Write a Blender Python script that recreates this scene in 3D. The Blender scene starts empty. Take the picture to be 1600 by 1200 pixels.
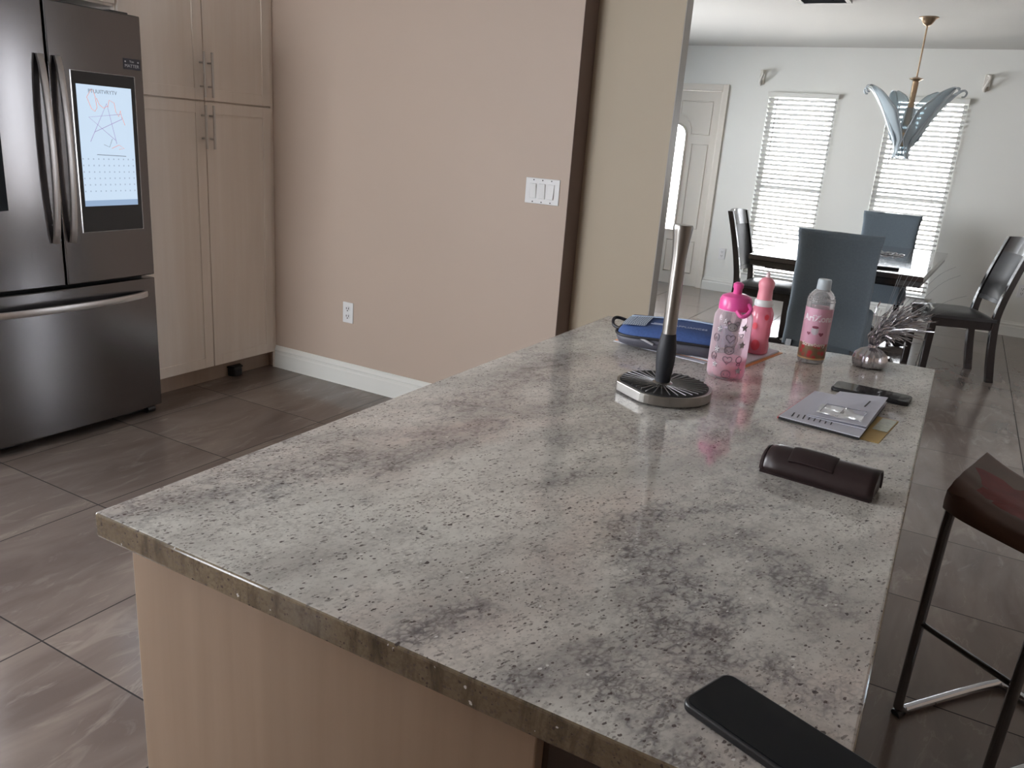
import bpy, bmesh, math, random
from mathutils import Vector, Matrix, noise
random.seed(7)
PI = math.pi
C = bpy.context.scene.collection
SC = bpy.context.scene
def R(a): return math.radians(a)

# ------------------------------------------------------------------ camera
cd = bpy.data.cameras.new('camera'); cam = bpy.data.objects.new('camera', cd); C.objects.link(cam)
right = Vector((0.8679, 0.4913, 0.0728)); down = Vector((0.2047, -0.2204, -0.9537)); fwd = Vector((-0.4525, 0.8426, -0.2919))
M3 = Matrix((right, -down, -fwd)).transposed()
cam.matrix_world = Matrix.Translation((0, 0, 1.40)) @ M3.to_4x4()
cd.sensor_width = 36; cd.lens = 28.018; cd.clip_start = .02; cd.clip_end = 200
SC.camera = cam

# ------------------------------------------------------------------ exposure, world, sun
SC.view_settings.view_transform = 'Standard'; SC.view_settings.look = 'None'
SC.view_settings.gamma = 1; SC.view_settings.use_curve_mapping = False
SC.view_settings.exposure = 0.0
cy = SC.cycles
cy.max_bounces = 12; cy.diffuse_bounces = 6; cy.glossy_bounces = 5; cy.transmission_bounces = 8; cy.transparent_max_bounces = 16
cy.sample_clamp_indirect = 6; cy.caustics_reflective = False; cy.caustics_refractive = False
cy.use_denoising = True

w = bpy.data.worlds.new('sky'); SC.world = w; w.use_nodes = True
bg = w.node_tree.nodes['Background']; bg.inputs[0].default_value = (0.92, 0.95, 1.0, 1); bg.inputs[1].default_value = 20.0

sd = bpy.data.lights.new('sun', 'SUN'); sd.energy = 40; sd.angle = R(0.6); sd.color = (1, .95, .86)
sun = bpy.data.objects.new('sun', sd); C.objects.link(sun)
sun.rotation_euler = Vector((-.10, 1, 1.15)).to_track_quat('Z', 'Y').to_euler()
sun.location = (-1, 14, 8)

def portal(name, x, y, z, sx, sz, face):
    l = bpy.data.lights.new(name, 'AREA'); l.shape = 'RECTANGLE'; l.size = sx; l.size_y = sz
    l.cycles.is_portal = True
    o = bpy.data.objects.new(name, l); C.objects.link(o); o.location = (x, y, z)
    o.rotation_euler = Vector(face).to_track_quat('-Z', 'Y').to_euler()
portal('portal_window_one', -1.635, 8.80, 1.12, .66, 1.85, (0, -1, 0))
portal('portal_window_two', -.52, 8.80, 1.12, .66, 1.85, (0, -1, 0))
portal('portal_sink_window', -4.16, .375, 1.6, 1.95, 1.4, (1, 0, 0))
portal('portal_patio_glass', -2.95, -2.62, 1.25, 1.9, 2.1, (0, 1, 0))
portal('portal_added_foyer_glass', -4.16, 6.4, 1.25, 2.2, 1.9, (1, 0, 0))  # portal of the added foyer window
portal('portal_side_window', 2.72, 4.9, 1.15, .4, 1.6, (-1, 0, 0))

# ------------------------------------------------------------------ node helpers
def mat(name):
    m = bpy.data.materials.new(name); m.use_nodes = True
    nt = m.node_tree; b = nt.nodes['Principled BSDF']
    return m, nt, b
def lnk(nt, a, b): nt.links.new(a, b)
def simple(name, col, rough=.5, metal=0, spec=.5, coat=0, noise_amt=0, nscale=20, emis=None, estr=0):
    m, nt, b = mat(name)
    b.inputs['Base Color'].default_value = (*col, 1); b.inputs['Roughness'].default_value = rough
    b.inputs['Metallic'].default_value = metal; b.inputs['Specular IOR Level'].default_value = spec
    b.inputs['Coat Weight'].default_value = coat; b.inputs['Coat Roughness'].default_value = .08
    if noise_amt:
        tc = nt.nodes.new('ShaderNodeTexCoord'); n = nt.nodes.new('ShaderNodeTexNoise')
        n.inputs['Scale'].default_value = nscale; n.inputs['Detail'].default_value = 4
        lnk(nt, tc.outputs['Object'], n.inputs['Vector'])
        mx = nt.nodes.new('ShaderNodeMix'); mx.data_type = 'RGBA'
        mx.inputs[6].default_value = (*[c * (1 - noise_amt) for c in col], 1)
        mx.inputs[7].default_value = (*[min(1, c * (1 + noise_amt)) for c in col], 1)
        lnk(nt, n.outputs['Fac'], mx.inputs[0]); lnk(nt, mx.outputs[2], b.inputs['Base Color'])
    if emis:
        b.inputs['Emission Color'].default_value = (*emis, 1); b.inputs['Emission Strength'].default_value = estr
    return m
def N(nt, t, **kw):
    n = nt.nodes.new(t)
    for k, v in kw.items(): setattr(n, k, v)
    return n
def math_(nt, op, a, b=None, c=None, clamp=False):
    n = N(nt, 'ShaderNodeMath', operation=op); n.use_clamp = clamp
    for i, v in enumerate((a, b, c)):
        if v is None: continue
        if isinstance(v, (int, float)): n.inputs[i].default_value = v
        else: lnk(nt, v, n.inputs[i])
    return n.outputs[0]
def mixc(nt, f, a, b):
    n = N(nt, 'ShaderNodeMix', data_type='RGBA')
    for i, v in ((0, f), (6, a), (7, b)):
        if isinstance(v, tuple): n.inputs[i].default_value = (*v, 1)
        elif isinstance(v, (int, float)): n.inputs[i].default_value = v
        else: lnk(nt, v, n.inputs[i])
    return n.outputs[2]
def noise_(nt, vec, scale, detail=3, rough=.5, dist=0):
    n = N(nt, 'ShaderNodeTexNoise'); n.inputs['Scale'].default_value = scale
    n.inputs['Detail'].default_value = detail; n.inputs['Roughness'].default_value = rough
    n.inputs['Distortion'].default_value = dist
    lnk(nt, vec, n.inputs['Vector']); return n.outputs['Fac']
def ramp(nt, v, lo, hi):
    n = N(nt, 'ShaderNodeMapRange'); n.clamp = True
    n.inputs[1].default_value = lo; n.inputs[2].default_value = hi
    lnk(nt, v, n.inputs[0]); return n.outputs[0]
def mapping(nt, vec, scale=(1, 1, 1), rot=(0, 0, 0), loc=(0, 0, 0)):
    n = N(nt, 'ShaderNodeMapping'); n.inputs['Scale'].default_value = scale; n.inputs['Rotation'].default_value = rot
    n.inputs['Location'].default_value = loc
    lnk(nt, vec, n.inputs['Vector']); return n.outputs[0]
def objco(nt): return N(nt, 'ShaderNodeTexCoord').outputs['Object']
def bump(nt, b, h, strength=.2, dist=.002):
    n = N(nt, 'ShaderNodeBump'); n.inputs['Strength'].default_value = strength; n.inputs['Distance'].default_value = dist
    lnk(nt, h, n.inputs['Height']); lnk(nt, n.outputs[0], b.inputs['Normal'])

# ------------------------------------------------------------------ materials
# the slab's own dark mineral veins: centre lines (m), half width, strength
VEINS = [((-0.339, 0.948), (-0.279, 1.031), 0.022, 1), ((-0.279, 1.031), (-0.191, 1.121), 0.012, 0.8), ((-0.306, 0.938), (-0.216, 0.844), 0.045, 1), ((-0.216, 0.844), (-0.158, 0.804), 0.05, 1), ((-0.158, 0.804), (-0.136, 0.651), 0.055, 1), ((-0.181, 0.642), (-0.117, 0.566), 0.04, 0.9), ((-0.17, 1.017), (-0.064, 0.906), 0.03, 0.8), ((-0.413, 0.544), (-0.374, 0.662), 0.018, 0.9), ((-0.28, 0.567), (-0.244, 0.664), 0.014, 0.9), ((-0.08, 0.753), (-0.015, 0.712), 0.03, 0.8), ((-0.86, 0.567), (-0.819, 0.756), 0.045, 0.6), ((-0.787, 0.71), (-0.757, 0.91), 0.04, 0.7), ((-0.701, 0.894), (-0.668, 1.175), 0.035, 0.8), ((-0.751, 1.204), (-0.793, 1.66), 0.05, 0.6), ((-0.395, 1.376), (-0.277, 1.679), 0.05, 0.65), ((-0.231, 1.43), (-0.097, 1.501), 0.05, 0.6), ((-0.243, 1.171), (-0.204, 1.411), 0.025, 0.6), ((-0.526, 1.181), (-0.508, 1.37), 0.02, 0.6), ((-0.466, 0.993), (-0.435, 1.112), 0.02, 0.6), ((-0.156, 0.576), (-0.139, 0.547), 0.02, 0.8)]
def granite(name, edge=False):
    m, nt, b = mat(name); co = objco(nt)
    fl = mapping(nt, co, (1, 1, 1), (0, 0, R(20)))
    st = mapping(nt, fl, (1.0, .45, 1.0))
    st2 = mapping(nt, fl, (1.0, .6, 1.0), loc=(3.1, 1.7, .4))
    lowA = noise_(nt, st, 3.2, 3, .55, .4)
    lowB = noise_(nt, st2, 4.0, 3, .5, .3)
    if edge: base = mixc(nt, ramp(nt, lowA, .3, .7), (.25, .195, .125), (.17, .13, .085))  # edge colour carries its shade and warm bounce over brownish stone
    else:
        base = mixc(nt, ramp(nt, lowB, .46, .70), (.78, .765, .715), (.68, .58, .53))
        base = mixc(nt, ramp(nt, noise_(nt, st, 9, 4, .6), .45, .75), base, (.45, .43, .40))
        base = mixc(nt, math_(nt, 'MULTIPLY', ramp(nt, noise_(nt, st2, 60, 3, .6), .45, .75), .5), base, (.62, .60, .57))
    # wispy dark veins gathered in clusters
    fine = mapping(nt, fl, (1.0, .62, 1.0), loc=(1.3, .2, .9))
    wob = noise_(nt, fine, 13, 5, .6)
    cl = math_(nt, 'MULTIPLY', ramp(nt, lowA, .52, .66), .55)
    if not edge:
        for (ax, ay), (bx_, by), rad, k in VEINS:
            L2 = (bx_ - ax) ** 2 + (by - ay) ** 2
            sb = N(nt, 'ShaderNodeVectorMath', operation='SUBTRACT'); lnk(nt, co, sb.inputs[0]); sb.inputs[1].default_value = (ax, ay, .91)
            dt = N(nt, 'ShaderNodeVectorMath', operation='DOT_PRODUCT'); lnk(nt, sb.outputs[0], dt.inputs[0]); dt.inputs[1].default_value = ((bx_ - ax) / L2, (by - ay) / L2, 0)
            tt = math_(nt, 'ADD', dt.outputs['Value'], 0, clamp=True)
            sc = N(nt, 'ShaderNodeVectorMath', operation='SCALE'); sc.inputs[0].default_value = (bx_ - ax, by - ay, 0); lnk(nt, tt, sc.inputs['Scale'])
            d2 = N(nt, 'ShaderNodeVectorMath', operation='DISTANCE'); lnk(nt, sb.outputs[0], d2.inputs[0]); lnk(nt, sc.outputs[0], d2.inputs[1])
            # ragged outline
            e = math_(nt, 'SUBTRACT', math_(nt, 'MULTIPLY_ADD', d2.outputs['Value'], 1 / rad, -1.25), math_(nt, 'MULTIPLY', math_(nt, 'SUBTRACT', wob, .5), 5.0))
            q = math_(nt, 'MULTIPLY', math_(nt, 'SUBTRACT', 1.0, ramp(nt, e, -.9, .5)), k)
            cl = math_(nt, 'MAXIMUM', cl, q)
    def net(scale, width, loc):
        nz = N(nt, 'ShaderNodeTexNoise'); nz.inputs['Scale'].default_value = scale * .9; nz.inputs['Detail'].default_value = 4; lnk(nt, fine, nz.inputs['Vector'])
        wv = N(nt, 'ShaderNodeVectorMath', operation='MULTIPLY_ADD'); lnk(nt, nz.outputs['Color'], wv.inputs[0]); wv.inputs[1].default_value = (1.5 / scale,) * 3
        lnk(nt, mapping(nt, fl, (1, .7, 1), loc=loc), wv.inputs[2])
        v = N(nt, 'ShaderNodeTexVoronoi', feature='DISTANCE_TO_EDGE'); v.inputs['Scale'].default_value = scale; lnk(nt, wv.outputs[0], v.inputs['Vector'])
        return math_(nt, 'SUBTRACT', 1.0, ramp(nt, v.outputs['Distance'], 0, width))
    brk = ramp(nt, noise_(nt, fine, 48, 5, .65), .42, .60)
    n1 = math_(nt, 'MULTIPLY', net(62, .20, (1, 2, 3)), brk)
    n2 = math_(nt, 'MULTIPLY', net(125, .24, (4, 1, 2)), ramp(nt, noise_(nt, fine, 33, 4, .6), .42, .60))
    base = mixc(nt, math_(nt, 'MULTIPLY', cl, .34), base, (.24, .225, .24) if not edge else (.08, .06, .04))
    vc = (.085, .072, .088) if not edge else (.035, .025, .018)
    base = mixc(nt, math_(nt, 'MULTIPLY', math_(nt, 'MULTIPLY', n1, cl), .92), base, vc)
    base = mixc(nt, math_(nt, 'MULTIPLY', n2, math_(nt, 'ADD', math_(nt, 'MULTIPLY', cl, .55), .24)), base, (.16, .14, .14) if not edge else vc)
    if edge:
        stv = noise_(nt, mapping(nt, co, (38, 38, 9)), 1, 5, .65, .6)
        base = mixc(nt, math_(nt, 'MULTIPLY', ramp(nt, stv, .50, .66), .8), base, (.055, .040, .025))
    # specks
    def specks(scale, size, keep, col, base, loc, stretch=(1, .62, 1), amt=.85, mask=None):
        wv = N(nt, 'ShaderNodeVectorMath', operation='MULTIPLY_ADD')
        nz = N(nt, 'ShaderNodeTexNoise'); nz.inputs['Scale'].default_value = scale * 1.1; lnk(nt, fl, nz.inputs['Vector'])
        v = N(nt, 'ShaderNodeTexVoronoi'); v.inputs['Scale'].default_value = scale
        lnk(nt, nz.outputs['Color'], wv.inputs[0]); wv.inputs[1].default_value = (.8 / scale,) * 3; lnk(nt, mapping(nt, fl, stretch, loc=loc), wv.inputs[2])
        lnk(nt, wv.outputs[0], v.inputs['Vector'])
        s = N(nt, 'ShaderNodeSeparateColor'); lnk(nt, v.outputs['Color'], s.inputs[0])
        on = math_(nt, 'GREATER_THAN', s.outputs[0], keep)
        rad = math_(nt, 'MULTIPLY', math_(nt, 'POWER', s.outputs[1], 1.6), size)
        dd = ramp(nt, math_(nt, 'SUBTRACT', rad, v.outputs['Distance']), 0, .06)
        k = math_(nt, 'MULTIPLY', math_(nt, 'MULTIPLY', on, dd), amt)
        if mask: k = math_(nt, 'MULTIPLY', k, mask)
        return mixc(nt, k, base, col)
    area = ramp(nt, noise_(nt, fine, 6, 4, .6), .34, .60)
    # fine crystalline mottling
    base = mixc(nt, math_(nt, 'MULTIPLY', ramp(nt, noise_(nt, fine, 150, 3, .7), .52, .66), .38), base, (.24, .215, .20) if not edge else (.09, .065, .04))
    base = specks(340, .60, .40, (.14, .11, .10), base, (5, 2, 1), amt=.7, mask=area)
    base = specks(230, .44, .66, (.075, .050, .046), base, (0, 0, 0), amt=.85)
    base = specks(140, .34, .80, (.045, .03, .03), base, (2, 7, 3))
    base = specks(260, .55, .74, (.09, .07, .065), base, (9, 3, 2), (1, .34, 1), amt=.6)
    base = specks(80, .14, .95, (.02, .012, .012), base, (2, 7, 3), amt=.95)
    base = specks(150, .34, .92, (.86, .85, .83), base, (8, 1, 5))
    lnk(nt, base, b.inputs['Base Color'])
    b.inputs['Roughness'].default_value = .075; b.inputs['Specular IOR Level'].default_value = .62
    return m
GRAN = granite('granite'); GRANE = granite('shaded_granite_edge', True)

def floor_tile():
    m, nt, b = mat('porcelain_tile'); co = objco(nt)
    s = N(nt, 'ShaderNodeSeparateXYZ'); lnk(nt, co, s.inputs[0])
    TX, TY, OX, OY = .617, .586, .51, 1.050
    u = math_(nt, 'DIVIDE', math_(nt, 'SUBTRACT', s.outputs[0], OX), TX)
    v = math_(nt, 'DIVIDE', math_(nt, 'SUBTRACT', s.outputs[1], OY), TY)
    def edge(t, size):
        f = math_(nt, 'SUBTRACT', t, math_(nt, 'ROUND', t))
        return math_(nt, 'LESS_THAN', math_(nt, 'ABSOLUTE', f), .0023 / size)
    g = math_(nt, 'MAXIMUM', edge(u, TX), edge(v, TY))
    cxy = N(nt, 'ShaderNodeCombineXYZ')
    lnk(nt, math_(nt, 'FLOOR', u), cxy.inputs[0]); lnk(nt, math_(nt, 'FLOOR', v), cxy.inputs[1])
    wn = N(nt, 'ShaderNodeTexWhiteNoise', noise_dimensions='3D'); lnk(nt, cxy.outputs[0], wn.inputs['Vector'])
    off = N(nt, 'ShaderNodeVectorMath', operation='MULTIPLY'); lnk(nt, wn.outputs['Color'], off.inputs[0]); off.inputs[1].default_value = (30, 30, 30)
    add = N(nt, 'ShaderNodeVectorMath', operation='ADD')
    lnk(nt, mapping(nt, co, (1.0, .28, 1.0), (0, 0, R(-14))), add.inputs[0]); lnk(nt, off.outputs[0], add.inputs[1])
    n1 = noise_(nt, add.outputs[0], 4.0, 5, .55, .9)
    n2 = noise_(nt, add.outputs[0], 11, 6, .62, 1.2)
    c = mixc(nt, ramp(nt, n1, .34, .66), (.122, .096, .085), (.205, .166, .146))
    c = mixc(nt, math_(nt, 'MULTIPLY', ramp(nt, n2, .56, .70), .6), c, (.27, .228, .200))
    # fine pale cracks
    r = math_(nt, 'SUBTRACT', 1.0, math_(nt, 'MULTIPLY', math_(nt, 'ABSOLUTE', math_(nt, 'SUBTRACT', noise_(nt, add.outputs[0], 2.6, 6, .6, 1.5), .5)), 150), clamp=True)
    c = mixc(nt, math_(nt, 'MULTIPLY', math_(nt, 'MULTIPLY', r, .35), ramp(nt, n1, .45, .6)), c, (.34, .30, .26))
    c = mixc(nt, math_(nt, 'MULTIPLY', wn.outputs['Value'], .3), c, (.19, .155, .13))
    c = mixc(nt, g, c, (.010, .007, .006))
    lnk(nt, c, b.inputs['Base Color'])
    lnk(nt, math_(nt, 'ADD', math_(nt, 'MULTIPLY', g, .8), math_(nt, 'ADD', .10, math_(nt, 'MULTIPLY', n2, .10))), b.inputs['Roughness'])
    b.inputs['Specular IOR Level'].default_value = .5
    return m
TILE = floor_tile()

def paint(name, col, bump_s=.15, scale=60, rough=.55):
    m, nt, b = mat(name); co = objco(nt)
    n = noise_(nt, co, scale, 4, .6)
    n2 = noise_(nt, co, 1.7, 3, .5)
    c = mixc(nt, n2, tuple(k * .96 for k in col), tuple(min(1, k * 1.04) for k in col))
    lnk(nt, c, b.inputs['Base Color']); b.inputs['Roughness'].default_value = rough
    bump(nt, b, n, bump_s, .002)
    return m
BEIGE = paint('beige_paint', (.47, .375, .305)); OLIVE = paint('tan_paint', (.43, .36, .265))
BROWN = paint('brown_trim_paint', (.165, .115, .10)); GREYT = paint('grey_corner_paint', (.36, .34, .31), rough=.3)
WHITEW = paint('white_wall_paint', (.74, .74, .70)); CEIL = paint('popcorn_ceiling', (.54, .53, .50), 1.0, 110, .8)
TRIMW = paint('white_gloss_trim', (.72, .72, .68), .1, 25, .35)
EXTG = paint('driveway_concrete', (.55, .52, .48), .2, 20, .8)
DOORP = paint('cream_door_paint', (.70, .655, .585), .05, 30, .4)

def wood(name, c1, c2, rough=.38, sc=1.0):
    m, nt, b = mat(name); co = objco(nt)
    st = mapping(nt, co, (26 * sc, 26 * sc, 1.1 * sc))
    n1 = noise_(nt, st, 1.0, 5, .6, .3); n2 = noise_(nt, mapping(nt, co, (5, 5, .5)), 1, 3, .5, .4)
    c = mixc(nt, ramp(nt, n1, .3, .7), c1, c2)
    c = mixc(nt, math_(nt, 'MULTIPLY', ramp(nt, n2, .4, .65), .35), c, tuple(k * .86 for k in c1))
    lnk(nt, c, b.inputs['Base Color']); b.inputs['Roughness'].default_value = rough
    bump(nt, b, n1, .06, .001)
    return m
MAPLE = wood('pickled_maple', (.79, .715, .645), (.84, .78, .72))
ISLW = wood('shaded_island_maple', (.33, .235, .165), (.385, .28, .20))  # same wood as the pantry, darkened to hold the island's shade
KICK = wood('toe_kick_wood', (.36, .28, .23), (.42, .33, .27))
DARKW = simple('espresso_wood', (.016, .012, .012), .22, coat=.3, noise_amt=.3, nscale=30)
TABW = simple('espresso_table_top', (.040, .030, .028), .10, coat=1.0, noise_amt=.3, nscale=14)
LEATH = simple('black_leatherette', (.018, .017, .018), .32, noise_amt=.2, nscale=40)
COVER = simple('hazed_dark_cover_fabric', (.115, .145, .170), .8, noise_amt=.15, nscale=90)  # window glare haze is mixed into the fabric colour, paler and bluer

def steel(name, col, rough, aniso=True, horiz=False):
    m, nt, b = mat(name); co = objco(nt)
    n = noise_(nt, mapping(nt, co, (4, 4, 300) if horiz else (300, 300, 3)), 1, 3, .6)
    c = mixc(nt, n, tuple(k * .93 for k in col), tuple(k * 1.05 for k in col))
    lnk(nt, c, b.inputs['Base Color']); b.inputs['Metallic'].default_value = 1
    lnk(nt, math_(nt, 'ADD', rough, math_(nt, 'MULTIPLY', n, .06)), b.inputs['Roughness'])
    return m
STEEL = steel('fridge_stainless', (.17, .165, .17), .17); STEELH = steel('handle_stainless', (.50, .49, .49), .30)
NICK = simple('brushed_nickel', (.35, .335, .315), .30, 1)
PULL = simple('bar_pull_nickel', (.62, .60, .58), .38, 1)
CHROME = simple('chrome', (.62, .63, .66), .07, 1)
GUN = simple('gunmetal_wire', (.26, .26, .27), .35, .9)
BLKP = simple('black_plastic', (.012, .012, .014), .4); BLKG = simple('black_glass', (.006, .008, .011), .06, spec=.35)
BEZ = simple('screen_bezel_glass', (.012, .020, .028), .12, coat=.4)
BRASS = simple('antique_brass', (.50, .36, .24), .3, 1, noise_amt=.25, nscale=30)
WPLAS = simple('white_plastic', (.72, .72, .72), .35); SLOT = simple('socket_slots', (.03, .022, .02), .5)
LEATB = simple('brown_stool_leather', (.125, .070, .050), .38, noise_amt=.35, nscale=9)
RED = simple('worn_red_leather', (.17, .018, .016), .5, noise_amt=.4, nscale=25)
BLUE = simple('blue_pouch_fabric', (.045, .095, .27), .8, noise_amt=.25, nscale=180)
NAVY = simple('navy_pouch_fabric', (.03, .05, .12), .85, noise_amt=.25, nscale=120)
GREYF = simple('grey_pouch_fabric', (.09, .09, .115), .5, noise_amt=.3, nscale=40)
PIPE = simple('light_blue_piping', (.50, .62, .80), .5); ZIP = simple('black_zip', (.012, .012, .016), .5)
def mesh_net():
    m, nt, b = mat('white_blue_mesh'); co = objco(nt)
    c = N(nt, 'ShaderNodeTexChecker'); c.inputs['Scale'].default_value = 250
    lnk(nt, mapping(nt, co, (1, 1, 1), (0, 0, R(45))), c.inputs['Vector'])
    c.inputs['Color1'].default_value = (.50, .58, .68, 1); c.inputs['Color2'].default_value = (.10, .14, .22, 1)
    lnk(nt, c.outputs['Color'], b.inputs['Base Color']); b.inputs['Roughness'].default_value = .7
    return m
NETM = mesh_net()
PAPER = simple('white_paper', (.66, .67, .76), .6); PAPER2 = simple('printed_paper', (.60, .61, .70), .6, noise_amt=.06, nscale=80)
INK = simple('black_ink', (.03, .03, .04), .6); ORANGE = simple('orange_cover', (.75, .30, .10), .5)
REDP = simple('red_paper_edge', (.5, .06, .06), .5); YEL = simple('manila_yellow', (.52, .36, .12), .55, noise_amt=.1, nscale=30)
CASEB = simple('dark_brown_case_leather', (.022, .011, .012), .33, noise_amt=.35, nscale=60)
PINKP = simple('hot_pink_plastic', (.80, .10, .36), .3); LPINK = simple('soft_pink_plastic', (.78, .28, .34), .35)
SILV = simple('silver_foil', (.66, .66, .70), .22, 1, noise_amt=.3, nscale=50)
WINF = simple('white_window_vinyl', (.75, .75, .73), .4)
PLAST = simple('dull_plaster', (.58, .55, .50), .8, noise_amt=.15, nscale=60)

def clearp(name, col, alpha, rough=.08, tint=(1, 1, 1)):
    m, nt, b = mat(name)
    b.inputs['Base Color'].default_value = (*col, 1); b.inputs['Roughness'].default_value = rough
    b.inputs['Specular IOR Level'].default_value = .6
    tr = N(nt, 'ShaderNodeBsdfTransparent'); tr.inputs[0].default_value = (*tint, 1)
    mx = N(nt, 'ShaderNodeMixShader'); fr = N(nt, 'ShaderNodeFresnel'); fr.inputs[0].default_value = 1.4
    f = math_(nt, 'ADD', alpha, fr.outputs[0], clamp=True)
    lnk(nt, f, mx.inputs[0]); lnk(nt, tr.outputs[0], mx.inputs[1]); lnk(nt, b.outputs[0], mx.inputs[2])
    lnk(nt, mx.outputs[0], nt.nodes['Material Output'].inputs[0])
    return m
PANE = clearp('window_pane', (.9, .95, 1), .0, .02)
TUMB = clearp('tinted_pink_tumbler', (.86, .78, .82), .26, .1, (1, .90, .95))
TUMBW = clearp('pink_drink', (.85, .50, .60), .35, .1, (1, .72, .82))
BOTCL = clearp('clear_bottle', (.85, .84, .84), .22, .06)
WRAP = clearp('clear_plastic_wrap', (.8, .82, .86), .25, .12)
CAPC = clearp('frosted_cap', (.55, .62, .66), .75, .35)
FROST = clearp('frosted_blue_glass', (.60, .67, .70), .50, .25, (.88, .95, .98)); CLRG = clearp('clear_chandelier_glass', (.75, .78, .80), .30, .04)
PINKB = clearp('pink_bottle', (.80, .24, .34), .70, .15, (1, .6, .65))
def slat_mat():
    m, nt, b = mat('white_blind_slat')
    b.inputs['Base Color'].default_value = (.42, .41, .39, 1); b.inputs['Roughness'].default_value = .5
    t = N(nt, 'ShaderNodeBsdfTranslucent'); t.inputs[0].default_value = (.80, .78, .74, 1)
    mx = N(nt, 'ShaderNodeMixShader'); mx.inputs[0].default_value = .06
    lnk(nt, b.outputs[0], mx.inputs[1]); lnk(nt, t.outputs[0], mx.inputs[2]); lnk(nt, mx.outputs[0], nt.nodes['Material Output'].inputs[0])
    return m
SLAT = slat_mat()
def label_mat():
    m, nt, b = mat('pink_drink_label'); co = objco(nt)
    s = N(nt, 'ShaderNodeSeparateXYZ'); lnk(nt, co, s.inputs[0])
    wob = math_(nt, 'ADD', s.outputs[2], math_(nt, 'MULTIPLY', noise_(nt, co, 90, 2), .012))
    v = N(nt, 'ShaderNodeTexVoronoi'); v.inputs['Scale'].default_value = 75; lnk(nt, co, v.inputs['Vector'])
    berries = mixc(nt, ramp(nt, v.outputs['Distance'], .25, .6), (.50, .04, .05), (.22, .15, .08))
    low = math_(nt, 'LESS_THAN', wob, .058)
    c = mixc(nt, low, (.72, .40, .52), berries)
    yb = math_(nt, 'LESS_THAN', s.outputs[2], .016)
    c = mixc(nt, yb, c, (.62, .42, .20))
    lnk(nt, c, b.inputs['Base Color']); b.inputs['Roughness'].default_value = .3
    return m
LABEL = label_mat()
def screen_mat():
    m, nt, b = mat('lit_screen'); co = objco(nt)
    s = N(nt, 'ShaderNodeSeparateXYZ'); lnk(nt, co, s.inputs[0])
    bot = math_(nt, 'LESS_THAN', s.outputs[2], 1.028)
    # faint rows of dots in the lower part of the screen (calendar grid)
    a = math_(nt, 'LESS_THAN', math_(nt, 'ABSOLUTE', math_(nt, 'SUBTRACT', math_(nt, 'FRACT', math_(nt, 'MULTIPLY', s.outputs[1], 42)), .5)), .12)
    c2 = math_(nt, 'LESS_THAN', math_(nt, 'ABSOLUTE', math_(nt, 'SUBTRACT', math_(nt, 'FRACT', math_(nt, 'MULTIPLY', s.outputs[2], 38)), .5)), .12)
    lowz = math_(nt, 'LESS_THAN', s.outputs[2], 1.215); hiz = math_(nt, 'GREATER_THAN', s.outputs[2], 1.045)
    dots = math_(nt, 'MULTIPLY', math_(nt, 'MULTIPLY', a, c2), math_(nt, 'MULTIPLY', lowz, hiz))
    c = mixc(nt, dots, (.60, .74, .90), (.38, .48, .62)); c = mixc(nt, bot, c, (.30, .42, .60))
    b.inputs['Base Color'].default_value = (.02, .02, .02, 1); b.inputs['Roughness'].default_value = .1
    lnk(nt, c, b.inputs['Emission Color']); b.inputs['Emission Strength'].default_value = 1.0
    return m
SCREEN = screen_mat()
PENR = simple('red_pen_line', (.6, .12, .05), .6, emis=(.75, .30, .22), estr=.8); PENP = simple('purple_pen_line', (.2, .1, .3), .6, emis=(.28, .20, .42), estr=.8)
PENG = simple('grey_screen_text', (.1, .1, .1), .6, emis=(.16, .20, .26), estr=.8)

# ------------------------------------------------------------------ mesh helpers
def link(name, me_or_bm, m, parent=None, smooth=False, bev=0, seg=2, sub=0, solid=0, loc=None):
    if isinstance(me_or_bm, bmesh.types.BMesh):
        me = bpy.data.meshes.new(name); bmesh.ops.recalc_face_normals(me_or_bm, faces=me_or_bm.faces); me_or_bm.to_mesh(me); me_or_bm.free()
    else: me = me_or_bm
    ms = m if isinstance(m, (list, tuple)) else [m]
    for q in ms: me.materials.append(q)
    o = bpy.data.objects.new(name, me); C.objects.link(o)
    if parent: o.parent = parent
    if loc: o.location = loc
    if smooth:
        for p in me.polygons: p.use_smooth = True
        if smooth != 'all':
            me.set_sharp_from_angle(angle=R(40))
    if solid:
        md = o.modifiers.new('s', 'SOLIDIFY'); md.thickness = solid; md.offset = 0
    if bev:
        md = o.modifiers.new('b', 'BEVEL'); md.width = bev; md.segments = seg; md.limit_method = 'ANGLE'; md.angle_limit = R(35)
    if sub:
        md = o.modifiers.new('ss', 'SUBSURF'); md.levels = sub; md.render_levels = sub
    return o
def B(): return bmesh.new()
def box(bm, x0, x1, y0, y1, z0, z1, mtx=None, mi=0):
    vs = [bm.verts.new((x, y, z)) for x in (x0, x1) for y in (y0, y1) for z in (z0, z1)]
    if mtx: 
        for v in vs: v.co = mtx @ v.co
    for f in ((0, 1, 3, 2), (4, 6, 7, 5), (0, 4, 5, 1), (2, 3, 7, 6), (0, 2, 6, 4), (1, 5, 7, 3)):
        fc = bm.faces.new([vs[i] for i in f]); fc.material_index = mi
    return bm
def bx(*a, **k): return box(B(), *a, **k)
def prism(bm, poly, z0, z1, mi_side=0, mi_cap=0):
    a = [bm.verts.new((x, y, z0)) for x, y in poly]; b = [bm.verts.new((x, y, z1)) for x, y in poly]
    n = len(poly)
    f = bm.faces.new(a[::-1]); f.material_index = mi_side
    f = bm.faces.new(b); f.material_index = mi_cap
    for i in range(n):
        f = bm.faces.new((a[i], a[(i + 1) % n], b[(i + 1) % n], b[i])); f.material_index = mi_side
    return bm
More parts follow.
